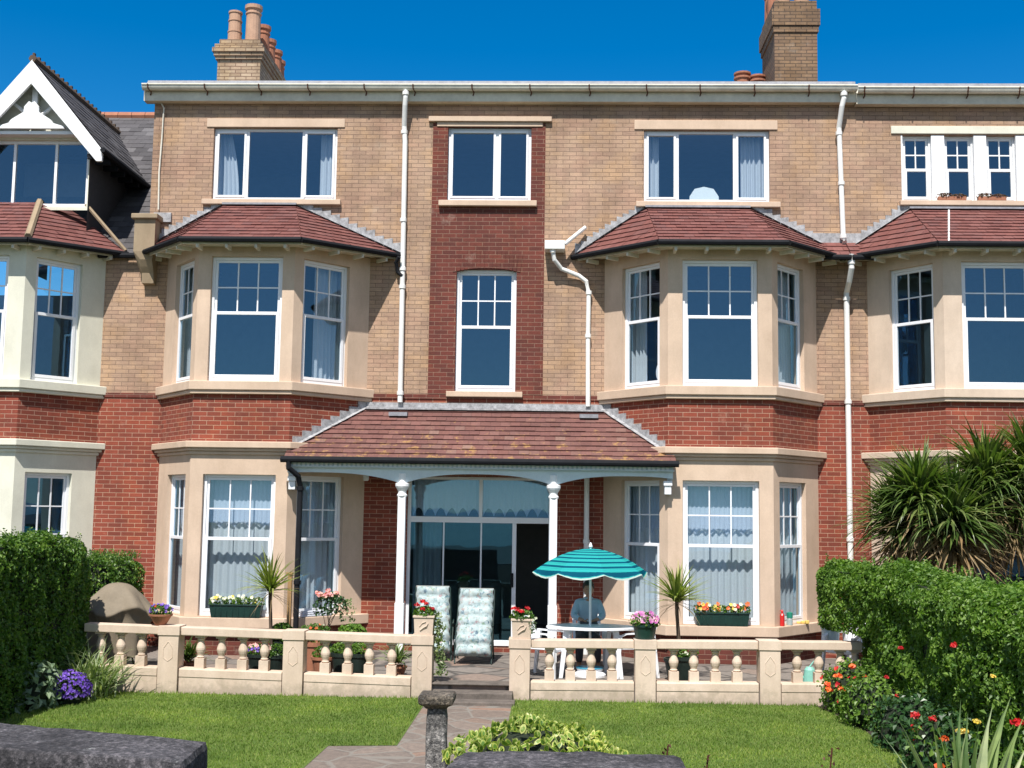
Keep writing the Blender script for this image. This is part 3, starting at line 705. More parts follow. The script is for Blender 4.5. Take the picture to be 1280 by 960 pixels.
# patio doors
dx0, dx1, dz0, dz1 = door
mb = MB(); fz = 2.24
for x in (dx0, dx1-.06): mb.box(x, x+.06, .04, .12, dz0, dz1)
mb.box(dx0+.06, dx1-.06, .04, .12, dz1-.05, dz1); mb.box(dx0+.06, dx1-.06, .035, .12, fz-.05, fz+.05); mb.box(dx0, dx1, -.03, .12, dz0-.03, dz0+.055)
mb.box(-1.28, -1.22, .04, .12, fz+.05, dz1-.05)
xd = -.66
mb.box(xd-.035, xd+.035, .03, .125, dz0+.055, fz-.05)
pd = mb.build('patio_door', M['upvc'], house, bevel=.004)
g = MB(); g.face([(dx0+.06,.08,dz0+.055), (xd-.035,.08,dz0+.055), (xd-.035,.08,fz-.05), (dx0+.06,.08,fz-.05)]); g.build('pane', M['glassd'], pd)
for a, b in ((dx0+.06, -1.28), (-1.22, dx1-.06)):
    g = MB(); g.face([(a,.08,fz+.05), (b,.08,fz+.05), (b,.08,dz1-.05), (a,.08,dz1-.05)]); g.build('pane', M['glass'], pd)
g = MB()
for px in (554, 601):
    x = PY(px, 700, .07).x; g.box(x-.013, x+.013, .066, .094, dz0+.055, fz-.05)
g.build('glazing_bars', M['upvc'], pd)
g = MB(); g.box(xd-.055, xd-.005, -.02, .03, 1.10, 1.34); g.build('handle', M['black'], pd, bevel=.01)
mb = MB(); mb.box(dx0, dx1, -.012, .10, -.0, dz0-.032); mb.build('door_step', M['red'], house)

# ------------------------------------------------------------------ chimneys
def chimney(par, x0, x1, y0, y1, zb, z1, pots, m, steps, taper=0.0):
    mb = MB(); mb.box(x0, x1, y0, y1, zb, z1)
    z = z1
    for o, h in steps:
        mb.box(x0-o, x1+o, y0-o, y1+o, z, z+h-.004); z += h
    c = mb.build('chimney', M[m], par)
    for (px, py, h, r, mt, ty) in pots:
        p = MB()
        if ty == 0: pr = [(r*1.12, 0), (r*1.1, .03), (r, .05), (r*.93, h-.2), (r*1.05, h-.19), (r*1.05, h-.16), (r*.95, h-.15), (r*.95, h-.1), (r*1.15, h-.08), (r*1.15, h), (r*.8, h), (r*.8, h-.1)]
        else: pr = [(r*1.05, 0), (r*1.02, h*.33), (r*1.1, h*.34), (r*1.1, h*.37), (r*.98, h*.38), (r*.96, h*.68), (r*1.06, h*.69), (r*1.06, h*.72), (r*.94, h*.73), (r*.92, h-.05), (r*1.04, h-.04), (r*1.04, h), (r*.8, h), (r*.8, h-.1)]
        p.lathe(pr, (px, py, z-.002), 16); p.build('chimney_pot', M[mt], c, smooth=False)
    return c
lc = []
chimney(house, -7.33, -6.40, 4.0, 6.6, 9.9, 12.0, [(-7.06,4.3,.72,.145,'potbuff',1), (-6.66,4.3,.85,.165,'potbuff',0), (-6.60,4.95,.66,.15,'terra',0), (-6.60,5.5,.56,.15,'terra',0), (-6.58,6.05,.52,.15,'terra',0), (-6.58,6.42,.42,.14,'terra',0)], 'chiml', [(.04,.07), (.07,.08), (.10,.10), (.06,.09), (-.02,.13)])
chimney(house, 4.61, 5.51, 4.0, 5.5, 9.9, 12.62, [(4.85,4.3,.9,.15,'potbuff',0), (5.25,4.3,.9,.15,'potbuff',1), (4.78,5.0,.8,.14,'terra',0), (4.78,5.35,.8,.14,'terra',0)], 'chim', [(.03,.14), (.06,.36), (-.0,.2)])
a = PY(928, 100, 5.2)
for px, dz in ((928, 0), (947, -.07)):
    q = PY(px, 100, 5.2); p = MB(); p.lathe([(.16,-1.0), (.16,.02), (.19,.03), (.19,.07), (.15,.08), (.15,.12), (.19,.13), (.19,.17), (.13,.18)], (q.x, q.y, q.z-.02+dz), 14); p.build('chimney_pot', M['terra'], house)

# ------------------------------------------------------------------ right hand neighbour
nb = empty('terraced_house', (8, 0, 0), 'brick house cut by the right edge, white three part sash window upstairs', 'house', 'brick houses of the terrace')
nR = (5.44, 6.38, 8.10, 9.08); XE = 9.6
mb = MB(); FW.wall(mb, U(XR), U(XE), 4.38, ZT, [(U(6.07), U(8.34), 7.91, 9.10), (U(nR[0]+.04), U(nR[3]-.04), 4.5, 6.79, False)], .14); mb.build('wall', M['buff'], nb)
mb = MB(); FW.wall(mb, U(XR), U(XE), -.25, 4.38, [(U(nR[0]+.04), U(nR[3]-.04), .5, 3.25, False)], .14); mb.build('wall', M['red'], nb)
mb = MB(); FW.box(mb, U(XR+.001), U(nR[0]), -.02, .018, 4.30, 4.375); mb.build('brick_band', M['panel'], nb)
M['crm2'] = masonry('pale_cream_masonry', (.66,.53,.42))
fn, un = bay(nb, *nR, 1.15, 'crm2', (.3, 1.45))
bay_roof(nb, *nR, 1.15, (6.20, -.01, 7.76), (8.3, -.01, 7.76))
mb = MB(); mb.tube([PY(1186,262,-.06), PY(1186,302,-1.55)], .018, 6); mb.build('hip_ridge', M['pipe'], nb)
mb = MB(); tile_face(mb, (5.075,-.42,6.84), (5.35,-.42,6.84), (5.075,-.01,7.16), (5.5,-.01,7.16)); mb.build('valley_roof', M['tile'], nb)
mb = MB(); mb.box(5.075, 5.5, -.03, -.003, 7.15, 7.32); mb.build('lead_flashing', M['leadw'], nb)
mb = MB(); mb.tube([(5.075,-.47,6.80), (5.5,-.47,6.80)], .048, 8); mb.build('gutter', M['black'], nb)
top_eaves(nb, 5.265, 10.5, -.03)
slabs('lintel', [(5.90, 9.0, 9.12, 9.26, .025)], 'offwhite', nb); slabs('sill', [(6.02, 8.6, 7.82, 7.905, .09)], 'cream', nb)
mb = MB()
for a, b in ((6.07, 6.10), (6.60, 6.83), (7.34, 7.56), (8.07, 8.34)): mb.box(a, b, .0, .12, 7.912, 9.10)
pw = mb.build('window_post', M['white'], nb, bevel=.006)
for a, b in ((6.10, 6.60), (6.83, 7.34), (7.56, 8.07)):
    win(nb, FW, U(a), U(b), 7.912, 9.10, 'sash', 8.48, 2, 2, fw=.03, mat='white')
interior(nb, XR, XE, (XR+.08, XE-.1), (.1, 4.2, 7.5, 9.6))

# ------------------------------------------------------------------ left hand neighbour
nl = empty('terraced_house', (-10, 0, 0), 'cream bayed house with white barge board gable and slate roof at left', 'house', 'brick houses of the terrace')
X0 = -13.2; nL = (-11.6, -10.66, -8.95, -8.02)
mb = MB(); FW.wall(mb, U(X0), U(XL), 4.38, 6.90, [(U(nL[0]+.04), U(nL[3]-.04), 4.5, 6.79, False)], .14); mb.build('wall', M['buff'], nl)
mb = MB(); FW.wall(mb, U(X0), U(XL), -.25, 4.38, [(U(nL[0]+.04), U(nL[3]-.04), .5, 3.25, False)], .14); mb.build('wall', M['red'], nl)
mb = MB(); FW.box(mb, U(nL[3]), U(XL-.001), -.02, .018, 4.30, 4.375); mb.build('brick_band', M['panel'], nl)
fL, uL = bay(nl, *nL, 1.15, 'offwhite', (.3, 1.42))
bay_roof(nl, *nL, 1.15, (-10.4, -.01, 7.80), (-9.28, -.01, 7.80), stonehip=True, o=.27)
interior(nl, X0, XL, (X0+.1, XL-.1), (.1, 4.2), zt=6.85)
# main slate slope, ridge
ry, rz_ = 4.5, 10.9
mb = MB(); tile_face(mb, (X0, -.05, 6.86), (XL, -.05, 6.86), (X0, ry, rz_), (XL, ry, rz_), row=.2, wd=.27, lip=.010); mb.build('slate_roof', M['slate'], nl)
mb = MB(); x = X0
while x < XL-.05: mb.tube([(x, ry, rz_+.0), (min(x+.29, XL), ry, rz_+.0)], .10, 8); x += .30
mb.build('ridge_tiles', M['terra'], nl)
mb = MB(); mb.tube([(nL[3]-.1,-.12,6.82), (XL-.05,-.12,6.82)], .05, 8); mb.build('gutter', M['black'], nl)
# dormer
ax, az = -9.37, 10.30; rx_, rz2 = -8.02, 8.66; lxx = 2*ax-rx_; dyf, dyb = -.10, 4.2; wx = 1.0
dw = (ax-wx, ax+wx, 7.72, 8.95)
fd = Fct((-20, dyf), (20, dyf))
mb = MB(); fd.wall(mb, U(ax-wx), U(ax+wx), 7.64, 8.96, [(U(dw[0]+.02), U(dw[1]-.02), 7.70, 8.93)], .1)
mb.face([(ax-wx, dyf, 8.96), (ax+wx, dyf, 8.96), (ax+wx, dyf, 8.98+.0), (ax, dyf, az-.12), (ax-wx, dyf, 8.98)])
mb.build('gable_wall', M['offwhite'], nl)
win(nl, fd, U(dw[0]+.02), U(dw[1]-.02), 7.70, 8.93, 'cas', mull=(U(ax-.40), U(ax+.36)), fixed=(0, 1, 2), fw=.06)
mb = MB()
for s in (-1, 1):
    x = ax+s*wx; q = [(x, dyf+.002, 6.95), (x, 3.0, 6.95), (x, 3.0, 9.0), (x, dyf+.002, 9.0)]; mb.face(q if s < 0 else q[::-1]); mb.build('dormer_cheek', M['slate'], nl); mb = MB()
mb = MB(); mb.box(ax-wx+.05, ax+wx-.05, 1.6, 1.7, 7.3, 8.98); mb.build('interior', M['room'], nl)
mb = MB(); slope = (az-rz2)/(rx_-ax)
tile_face(mb, (rx_,-.40,rz2), (rx_,3.3,rz2), (ax,-.40,az), (ax,5.0,az), row=.2, wd=.27, lip=.010)
tile_face(mb, (lxx,3.3,rz2), (lxx,-.40,rz2), (ax,5.0,az), (ax,-.40,az), row=.2, wd=.27, lip=.010)
mb.build('dormer_roof', M['slate'], nl)
mb = MB(); y = -.43
while y < 4.9: mb.tube([(ax, y, az+.02), (ax, y+.20, az+.02)], .07, 6); mb.box(ax-.02, ax+.02, y+.04, y+.10, az+.06, az+.14); y += .21
mb.build('ridge_tiles', M['bark'], nl)
mb = MB()
for s in (-1, 1):
    ex = ax+s*(rx_-ax); t = .26
    q = [(ax, az), (ex, rz2), (ex, rz2-.0-.20), (ex-s*.10, rz2-.20), (ax, az-.42)]
    P_ = [(x, z-.02) for x, z in q]
    n = len(P_); b = len(mb.v)
    for (x, z) in P_: mb.v.append((x, -.44, z))
    for (x, z) in P_: mb.v.append((x, -.38, z))
    mb.ifc([b+k for k in range(n)] if s < 0 else [b+k for k in range(n)][::-1]); mb.ifc([b+n+k for k in range(n)][::-1] if s < 0 else [b+n+k for k in range(n)])
    for k in range(n): mb.ifc((b+k, b+(k+1) % n, b+n+(k+1) % n, b+n+k))
mb.build('barge_board', M['white'], nl, bevel=.008)
mb = MB()     # fretted apex piece over the window
z0 = 9.06; pf = [(-.62,0), (.62,0), (.60,.04), (.40,.10), (.36,.16), (.30,.20), (.14,.30), (.13,.40), (.05,.50), (.0,.47), (-.05,.50), (-.13,.40), (-.14,.30), (-.30,.20), (-.36,.16), (-.40,.10), (-.60,.04)]
b = len(mb.v); n = len(pf)
for x, z in pf: mb.v.append((ax+x, -.36, z0+z))
for x, z in pf: mb.v.append((ax+x, -.29, z0+z))
mb.ifc([b+k for k in range(n)]); mb.ifc([b+n+k for k in range(n)][::-1])
for k in range(n): mb.ifc((b+(k+1) % n, b+k, b+n+k, b+n+(k+1) % n))
mb.build('gable_fretwork', M['white'], nl)
mb = MB(); mb.box(ax-wx-.05, ax+wx+.05, -.30, -.1, 8.97, 9.03)
for q in ((ax-.5, ax-.12), (ax+.5, ax+.12)): mb.tube([(q[0], -.2, 9.9-.25), (q[1], -.2, 9.35)], .035, 6)
mb.box(ax-.05, ax+.05, -.24, -.16, 9.4, 10.1)
mb.build('gable_timbers', M['white'], nl)
mb = MB()
a, b = Vector((rx_-.02, 3.2, rz2+.03)), Vector((-8.85, 4.3, 9.75)); 
p0, p1 = PY(155,177,3.9), PY(188,223,2.9); nn = Vector((.10,0,.05))
mb.tube([p1, p0], .035, 6); mb.build('valley_lead', M['leadw'], nl)
# rafter feet under the dormer eave, dark
mb = MB(); y = -.4
while y < 3.0: mb.box(rx_-.28, rx_-.02, y, y+.07, rz2-.16, rz2-.07); y += .38
mb.tube([(rx_+.03,-.5,rz2-.03), (rx_+.03,3.2,rz2-.03)], .05, 6); mb.build('dormer_eaves', M['black'], nl)
# corbelled party wall pier
xa, xb = -7.43, -7.06
mb = MB(); mb.box(xa-.05, xb+.05, -.36, .05, 7.44, 7.53); mb.build('party_wall_cap', M['stone'], nl, bevel=.015)
mb = MB(); pr = [(-.30,7.44), (-.30,6.86), (-.28,6.72), (-.22,6.6), (-.16,6.5), (-.14,6.32), (0.01,6.30), (0.01,7.44)]
b = len(mb.v); n = len(pr)
for k, (y, z) in enumerate(pr): mb.v.append((xa+(.12 if z < 6.8 else 0), y, z))
for y, z in pr: mb.v.append((xb-(.04 if z < 6.8 else 0), y, z))
mb.ifc([b+k for k in range(n)]); mb.ifc([b+n+k for k in range(n)][::-1])
for k in range(n): mb.ifc((b+(k+1) % n, b+k, b+n+k, b+n+(k+1) % n))
mb.build('party_wall_corbel', M['stone'], nl)
mb = MB(); mb.box(xa, xb, .051, 4.0, 6.9, 7.35); mb.build('party_wall', M['chim'], nl)
mb = MB(); mb.box(xb-.12, XL+.40, -.05, -.003, 7.45, 7.62); mb.build('lead_flashing', M['leadw'], nl)

# ------------------------------------------------------------------ curtains
def uvu(Fc, a, b): return a, b
def gf_curtains(fcs, us, where, cols=('left', 'middle', 'right')):
    for k, Fc in enumerate(fcs):
        a, b = us[k]; a -= .45*(k == 0); b += .45*(k == 2)
        w = cols[k]
        curtain(Fc, a-.02, b+.02, ZB['g0'], ZB['g1']+.05, -.30, 'long white net in the %s window of the %s' % (w, where), 'net', folds=int(9*(b-a)), amp=.02)
        curtain(Fc, a-.02, b+.02, 2.06, ZB['g1']+.05, -.275, 'scalloped lace pelmet in the %s window of the %s' % (w, where), 'lace', folds=int(14*(b-a)), amp=.008, scallop=.10, gather=int(4.5*(b-a)), name='lace_pelmet')
gf_curtains(fl, ul, 'ground floor bay left of porch')
gf_curtains(fr, ur, 'ground floor bay right of porch')
def strip(Fc, a, b, z0, z1, lab, n=-.30, **k): curtain(Fc, a, b, z0, z1, n, lab, folds=max(2, int(12*(b-a))), amp=.03, **k)
strip(fl[2], ul[2][0]+.42, ul[2][1]+.03, ZB['f0'], ZB['f1'], 'white curtain in the right side window of upper bay left of porch')
strip(fl[0], ul[0][0]-.45, ul[0][1]-.25, ZB['f0'], ZB['f1'], 'white curtain in the left side window of upper bay left of porch')
strip(fr[0], ur[0][0]-.25, ur[0][0]+.28, ZB['f0'], ZB['f1'], 'white curtain in the left side window of upper bay right of porch')
strip(fr[2], ur[2][1]-.62, ur[2][1]+.03, ZB['f0'], ZB['f1'], 'white curtain in the right side window of upper bay right of porch')
strip(FW, U(-6.12), U(-5.75), 7.9, 9.16, 'white curtain left in the top floor window over the left bay', flare=.45)
strip(FW, U(-4.28), U(-3.96), 7.9, 9.16, 'white curtain right in the top floor window over the left bay')
strip(FW, U(1.58), U(1.84), 7.9, 9.14, 'white curtain left in the top floor window over the right bay')
strip(FW, U(3.30), U(3.74), 7.9, 9.14, 'white curtain right in the top floor window over the right bay')
for a, b, s in ((dx0+.08, -1.28, 'left'), (-1.22, dx1-.06, 'right')):
    curtain(FW, U(a), U(b), 2.30, 2.93, -.22, 'swagged lace blind behind the %s transom pane over the patio doors' % s, 'lace', folds=9, amp=.02, scallop=.14, gather=6, name='swag_blind', cat='blind')
curtain(FW, U(dx0+.08), U(-1.95), .2, 2.2, -.4, 'pale curtain drawn back at the left end of the patio doors', 'curt', folds=5, amp=.05)
# things standing in the windows
mb = MB(); pr = [(-.26,0), (-.26,.16), (-.17,.30), (.0,.34), (.17,.30), (.26,.16), (.26,0)]
b = 0; q = PY(880, 249, .35)
for x, z in pr: mb.v.append((q.x+x, .33, 7.9+z))
for x, z in pr: mb.v.append((q.x+x, .36, 7.9+z))
n = len(pr); mb.ifc([k for k in range(n)][::-1]); mb.ifc([n+k for k in range(n)])
for k in range(n): mb.ifc((k, (k+1) % n, n+(k+1) % n, n+k))
mr = empty('dressing_mirror', (q.x, .34, 7.7), 'white backed octagonal dressing mirror standing in the top window over the right bay', 'mirror')
mb.build('mirror_back', M['white'], mr)
mb = MB(); mb.box(q.x-.35, q.x+.35, .28, .6, 7.5, 7.895); mb.build('stand', M['white'], mr)
c = fr[0].pt(1.0, -.38, 0); c2 = Vector((c[0], c[1], 0)); zc = PY(820, 463, -.7).z
mb = MB(); 
n = 20; nd = fr[0].n; dd = fr[0].d
b = 0
for k in range(n):
    a = 2*math.pi*k/n; mb.v.append((c2.x+dd.x*.12*math.cos(a), c2.y+dd.y*.12*math.cos(a), zc+.17*math.sin(a)))
for k in range(n):
    a = 2*math.pi*k/n; mb.v.append((c2.x+dd.x*.12*math.cos(a)-nd.x*.03, c2.y+dd.y*.12*math.cos(a)-nd.y*.03, zc+.17*math.sin(a)))
mb.ifc([k for k in range(n)]); mb.ifc([n+k for k in range(n)][::-1])
for k in range(n): mb.ifc((k, (k+1) % n, n+(k+1) % n, n+k))
mb.tube([(c2.x-nd.x*.015, c2.y-nd.y*.015, zc-.16), (c2.x-nd.x*.015, c2.y-nd.y*.015, 4.3)], .012, 6)
mb.build('table_mirror', M['upvc'], label='oval white table mirror in the left side window of the right upper bay', cat='mirror')

#@@GARDEN
from mathutils import noise as mno
M['bronzy'] = leafmat('dry_reddish_leaf', [(.10,.05,.04), (.18,.10,.08), (.14,.12,.05)], .7, .2)
flB, frB = fl, fr
# ------------------------------------------------------------------ vegetation helpers
def rv(s=1.0): 
    while True:
        v = Vector((rnd.uniform(-1,1), rnd.uniform(-1,1), rnd.uniform(-1,1)))
        if .05 < v.length < 1: return v.normalized()*s
def leaf(mb, p, n, L, W, mi=0, droop=.25):
    """one pointed, folded leaf at p facing n"""
    t = n.cross(rv()); 
    if t.length < .1: t = n.cross(Vector((1,0,0)))
    t.normalize(); s = n.cross(t).normalized()
    a = mb.vert(p-t*L*.5); l = mb.vert(p-s*W*.5+n*W*.22); c = mb.vert(p+t*L*.5-n*L*droop); r = mb.vert(p+s*W*.5+n*W*.22); 
    mb.ifc((a, r, c, l), mi)
def fbm(p, k): return mno.noise(p*k)+.5*mno.noise(p*k*2.3)
def build_leaves(mb, name, mats, parent, **k): return mb.build(name, mats, parent, uv=False, **k)
def ell_leaves(mb, c, r, n, L, W, jitter=.25, lump=.18, low=-.5, mi=0, up=.3, inner=.35):
    c = Vector(c)
    for _ in range(n):
        d = rv()
        if d.z < low: d.z = -d.z
        k = 1+lump*fbm(d*1.0+c, 2.2)
        dep = 1-abs(rnd.gauss(0, inner*.4))
        p = c+Vector((d.x*r[0], d.y*r[1], d.z*r[2]))*k*dep
        nn = (d+Vector((0,0,up))+rv(.7)).normalized()
        leaf(mb, p, nn, L*rnd.uniform(.7, 1.25), W*rnd.uniform(.75, 1.2), mi)
def core_blob(name, c, r, par, k=.82, mat='core', lump=.18):
    mb = MB(); c = Vector(c); N, Mm = 14, 9; idx = []
    for j in range(Mm+1):
        th = math.pi*j/Mm; row = []
        for i in range(N):
            ph = 2*math.pi*i/N; d = Vector((math.sin(th)*math.cos(ph), math.sin(th)*math.sin(ph), math.cos(th)))
            q = k*(1+lump*fbm(d+c, 2.2)); row.append(mb.vert(c+Vector((d.x*r[0], d.y*r[1], d.z*r[2]))*q))
        idx.append(row)
    for j in range(Mm):
        for i in range(N): mb.ifc((idx[j][i], idx[j+1][i], idx[j+1][(i+1) % N], idx[j][(i+1) % N]))
    return mb.build(name, M[mat], par, uv=False)
def blade(mb, base, az, el, L, W, droop, segs=6, mi=0, twist=0.0, thick=0):
    """a long strap leaf that arches under its own weight"""
    p = Vector(base); side = Vector((-math.sin(az), math.cos(az), 0)); prev = None
    e = el
    for k in range(segs+1):
        t = k/segs; w = W*(math.sin(math.pi*min(1, .25+t*.75))**.7 if t < 1 else .02)*(1 if t < .6 else (1-(t-.6)/.4)**.8+.02)
        d = Vector((math.cos(az)*math.cos(e), math.sin(az)*math.cos(e), math.sin(e))); nrm = side.cross(d)
        a = mb.vert(p-side*w*.5+nrm*w*.18); b = mb.vert(p); c = mb.vert(p+side*w*.5+nrm*w*.18)
        if prev: mb.ifc((prev[0], prev[1], b, a), mi); mb.ifc((prev[1], prev[2], c, b), mi)
        prev = (a, b, c); p = p+d*(L/segs); e -= droop/segs*(.4+1.2*t)
def flower(mb, p, n, r, petals=6, mi=0, cup=.35):
    n = n.normalized(); t = n.cross(rv()).normalized(); s = n.cross(t)
    for k in range(petals):
        a = 2*math.pi*k/petals+rnd.uniform(-.2,.2); d = t*math.cos(a)+s*math.sin(a); q = t*-math.sin(a)+s*math.cos(a)
        rr = r*rnd.uniform(.8,1.1)
        i = [mb.vert(p), mb.vert(p+d*rr*.7+q*rr*.42+n*rr*cup*.6), mb.vert(p+d*rr+n*rr*cup*rnd.uniform(.7,1.2)), mb.vert(p+d*rr*.7-q*rr*.42+n*rr*cup*.6)]
        mb.ifc(i, mi)
def ruffle(mb, p, r, n=16, mi=0):
    """a full double flower: many little petals round a ball"""
    for _ in range(n):
        d = rv(); d.z = abs(d.z)*.8+.1; d.y -= .2; d.normalize(); leaf(mb, p+d*r*rnd.uniform(.35,.9), (d+rv(.5)).normalized(), r*.95, r*.85, mi, .1)
def tuft(name, par, c, n, L, W, mat, elr=(.2,1.5), droop=(.6,1.5), spread=.03, segs=6):
    mb = MB()
    for _ in range(n):
        el = rnd.uniform(*elr); b = Vector(c)+Vector((rnd.uniform(-1,1)*spread, rnd.uniform(-1,1)*spread, rnd.uniform(0,1)*spread*1.5))
        blade(mb, b, rnd.uniform(0, 2*math.pi), el, L*rnd.uniform(.7,1.1), W*rnd.uniform(.8,1.15), rnd.uniform(*droop), segs)
    return mb.build(name, M[mat], par, uv=False)

# ------------------------------------------------------------------ lawn grass
def inpoly(x, y, P):
    r = False; j = len(P)-1
    for i in range(len(P)):
        if (P[i][1] > y) != (P[j][1] > y) and x < (P[j][0]-P[i][0])*(y-P[i][1])/(P[j][1]-P[i][1])+P[i][0]: r = not r
        j = i
    return r
LP1 = [(-6.55,-4.08), (-6.8,-5.2), (-5.8,-9.2), (-2.5,-9.2), (-2.45,-7.57), (-1.70,-7.47), (-1.70,-4.1)]
LP2 = [(-.50,-4.1), (-.50,-9.4), (3.74,-9.4), (3.78,-8.2), (3.80,-6.6), (3.72,-5.2), (3.6,-4.08)]
mb = MB(); cnt = 0
while cnt < 120000:
    x, y = rnd.uniform(-7, 4), rnd.uniform(-9.4, -4.0)
    P = LP1 if x < -1 else LP2
    if not inpoly(x, y, P): continue
    cnt += 1
    h = rnd.uniform(.012, .032)*(1+.35*mno.noise(Vector((x*1.3, y*1.3, 0)))); 
    if y > -4.16 or (x < -1.6 and x > -1.75) or (-.55 < x < -.45): h *= 1.7
    a = rnd.uniform(0, 6.28); w = .0055; dx, dy = math.cos(a)*w, math.sin(a)*w; lx_, ly_ = rnd.uniform(-.6,.6)*h, rnd.uniform(-.6,.6)*h
    b = len(mb.v); mb.v += [(x-dx, y-dy, LZ), (x+dx, y+dy, LZ), (x+lx_, y+ly_, LZ+h)]; mb.f.append((b, b+1, b+2)); mb.m.append(0)
mb.build('grass', M['blade'], uv=False, kind='stuff', label='short mown green grass on both lawns', cat='grass')

# ------------------------------------------------------------------ balustrades
BY = -3.90
def niche(mb, x, z0, z1, y, w):
    """a thin raised outline of a pointed arch cut in the pier face"""
    pts = [(x-w, z0+.05), (x-w, z1-.09), (x, z1), (x+w, z1-.09), (x+w, z0+.05), (x, z0), (x-w, z0+.05)]
    for a, b in zip(pts, pts[1:]):
        mb.tube([(a[0], y, a[1]), (b[0], y, b[1])], .006, 5)
PROF = [(.055,0), (.055,.115), (.042,.120), (.042,.126), (.055,.136), (.042,.146), (.044,.160), (.058,.190), (.067,.220), (.066,.240), (.056,.270), (.046,.300), (.041,.325), (.054,.338), (.054,.350), (.044,.358), (.060,.385)]
def balustrade(label, piers, bals, x0, x1, zfun):
    root = empty('balustrade', ((x0+x1)/2, BY, LZ), label, 'balustrade', 'stone balustrades of the terrace')
    ed = sorted([x0, x1]+[v for p in piers for v in (p-.155, p+.155)])
    runs = []
    cur = x0
    for p in piers:
        if p-.155 > cur+.02: runs.append((cur, p-.155))
        cur = p+.155
    if x1 > cur+.02: runs.append((cur, x1))
    for a, b in runs:
        zt = lambda x: zfun(x)
        mb = MB(); ya, yb = BY-.105, BY+.105
        mb.hexa([(a,ya,zt(a)-.115),(b,ya,zt(b)-.115),(b,yb,zt(b)-.115),(a,yb,zt(a)-.115),(a,ya,zt(a)),(b,ya,zt(b)),(b,yb,zt(b)),(a,yb,zt(a))]); mb.build('coping', M['balu'], root, bevel=.012)
        mb = MB(); ya, yb = BY-.11, BY+.10; pz = lambda x: zt(x)-.565
        mb.hexa([(a,ya,-.29),(b,ya,-.29),(b,yb,-.29),(a,yb,-.29),(a,ya,pz(a)),(b,ya,pz(b)),(b,yb,pz(b)),(a,yb,pz(a))])
        mb.hexa([(a,ya-.008,pz(a)-.115),(b,ya-.008,pz(b)-.115),(b,ya,pz(b)-.115),(a,ya,pz(a)-.115),(a,ya-.008,pz(a)-.012),(b,ya-.008,pz(b)-.012),(b,ya,pz(b)-.003),(a,ya,pz(a)-.003)])
        mb.build('plinth', M['balu'], root, bevel=.01)
    for p in piers:
        zt = zfun(p); mb = MB(); mb.box(p-.14, p+.14, BY-.145, BY+.145, -.29, zt-.118)
        mb.box(p-.153, p+.153, BY-.158, BY+.158, zt-.116, zt+.012); niche(mb, p, zt-.47, zt-.20, BY-.146, .065)
        mb.build('pier', M['balu'], root, bevel=.008)
    for x in bals:
        zt = zfun(x)-.565; mb = MB(); k = .45/.385
        mb.box(x-.066, x+.066, BY-.066, BY+.066, zt-.004, zt+.14)
        mb.lathe([(r, z*k) for r, z in PROF[2:16]], (x, BY, zt), 14); mb.box(x-.068, x+.068, BY-.068, BY+.068, zt+.422, zt+.452)
        mb.build('baluster', M['balu'], root, smooth=False)
    return root
bx_ = lambda px: PY(px, 815, BY).x
zl = lambda x: .655+(-1.6-x)*.020
zr = lambda x: .635+max(0, x+.5)*.010
balustrade('long stone balustrade left of the steps with red geraniums on its end pier', [bx_(214), bx_(369), bx_(529)-.0], [bx_(p) for p in (126,151,177,251,277,304,331,407,435,462,490)], bx_(107), bx_(529)+.155, zl)
balustrade('stone balustrade right of the steps in front of the umbrella table', [bx_(650), bx_(806), bx_(960.5)], [bx_(p) for p in (687,713,739,765,842,867,894,921,996,1023,1050,1069)], bx_(650)-.155, bx_(1076), zr)

# ------------------------------------------------------------------ pots and planters
def foliage(par, c, r, n, mat='green', L=.045, W=.028, **k):
    mb = MB(); ell_leaves(mb, c, r, n, L, W, lump=.1, **k); return mb.build('foliage', M[mat], par, uv=False)
def blooms(par, c, r, n, mat, fr=.022, style='flower', name='flowers'):
    c = Vector(c)
    for _ in range(n):
        mb = MB(); d = rv(); d.z = abs(d.z)*.9+.15; d.y = d.y-.35; d.normalize()
        p = c+Vector((d.x*r[0], d.y*r[1], d.z*r[2]))*rnd.uniform(.95, 1.15)
        if style == 'ruffle': ruffle(mb, p, fr)
        else: flower(mb, p, (d+Vector((0,-.5,.2))).normalized(), fr, rnd.choice((5,6)))
        mb.build('flower', M[mat], par, uv=False)
def stone_planter(px, label):
    x = bx_(px); z = (zl(x) if x < -1 else zr(x))+.012
    r = empty('stone_planter', (x, BY, z), label, 'planter', 'square stone planters on the end piers')
    mb = MB(); w0, w1, h = .115, .145, .24
    def ring(w, zz): return [(x-w, BY-w, z+zz), (x+w, BY-w, z+zz), (x+w, BY+w, z+zz), (x-w, BY+w, z+zz)]
    a, b = ring(.125,0), ring(.138,h); mb.hexa(a+b); a, b = ring(.15,h+.002), ring(.15,h+.03); mb.hexa(a+b)
    mb.tube([(x-.05, BY-.134, z+.07), (x+.0, BY-.14, z+.11), (x+.04, BY-.145, z+.13), (x+.06, BY-.14, z+.17)], .010, 6)
    mb.tube([(x-.06, BY-.134, z+.12), (x-.02, BY-.14, z+.17), (x+.03, BY-.142, z+.19)], .007, 6)
    mb.build('planter_box', M['balu'], r, bevel=.008)
    foliage(r, (x, BY, z+h+.05), (.17,.16,.10), 260, 'green', .05, .04)
    return r, x, z+h
r, x, z = stone_planter(530, 'square stone planter of red geraniums on the left end pier by the steps')
blooms(r, (x-.0, BY, z+.10), (.13,.12,.10), 5, 'pred', .045, 'ruffle')
mb = MB(); 
for _ in range(300):
    t = rnd.random(); leaf(mb, Vector((x+.17+rnd.gauss(0,.04)+.08*t, BY+rnd.gauss(0,.05), z+.06-.85*t)), rv(), .06, .035)
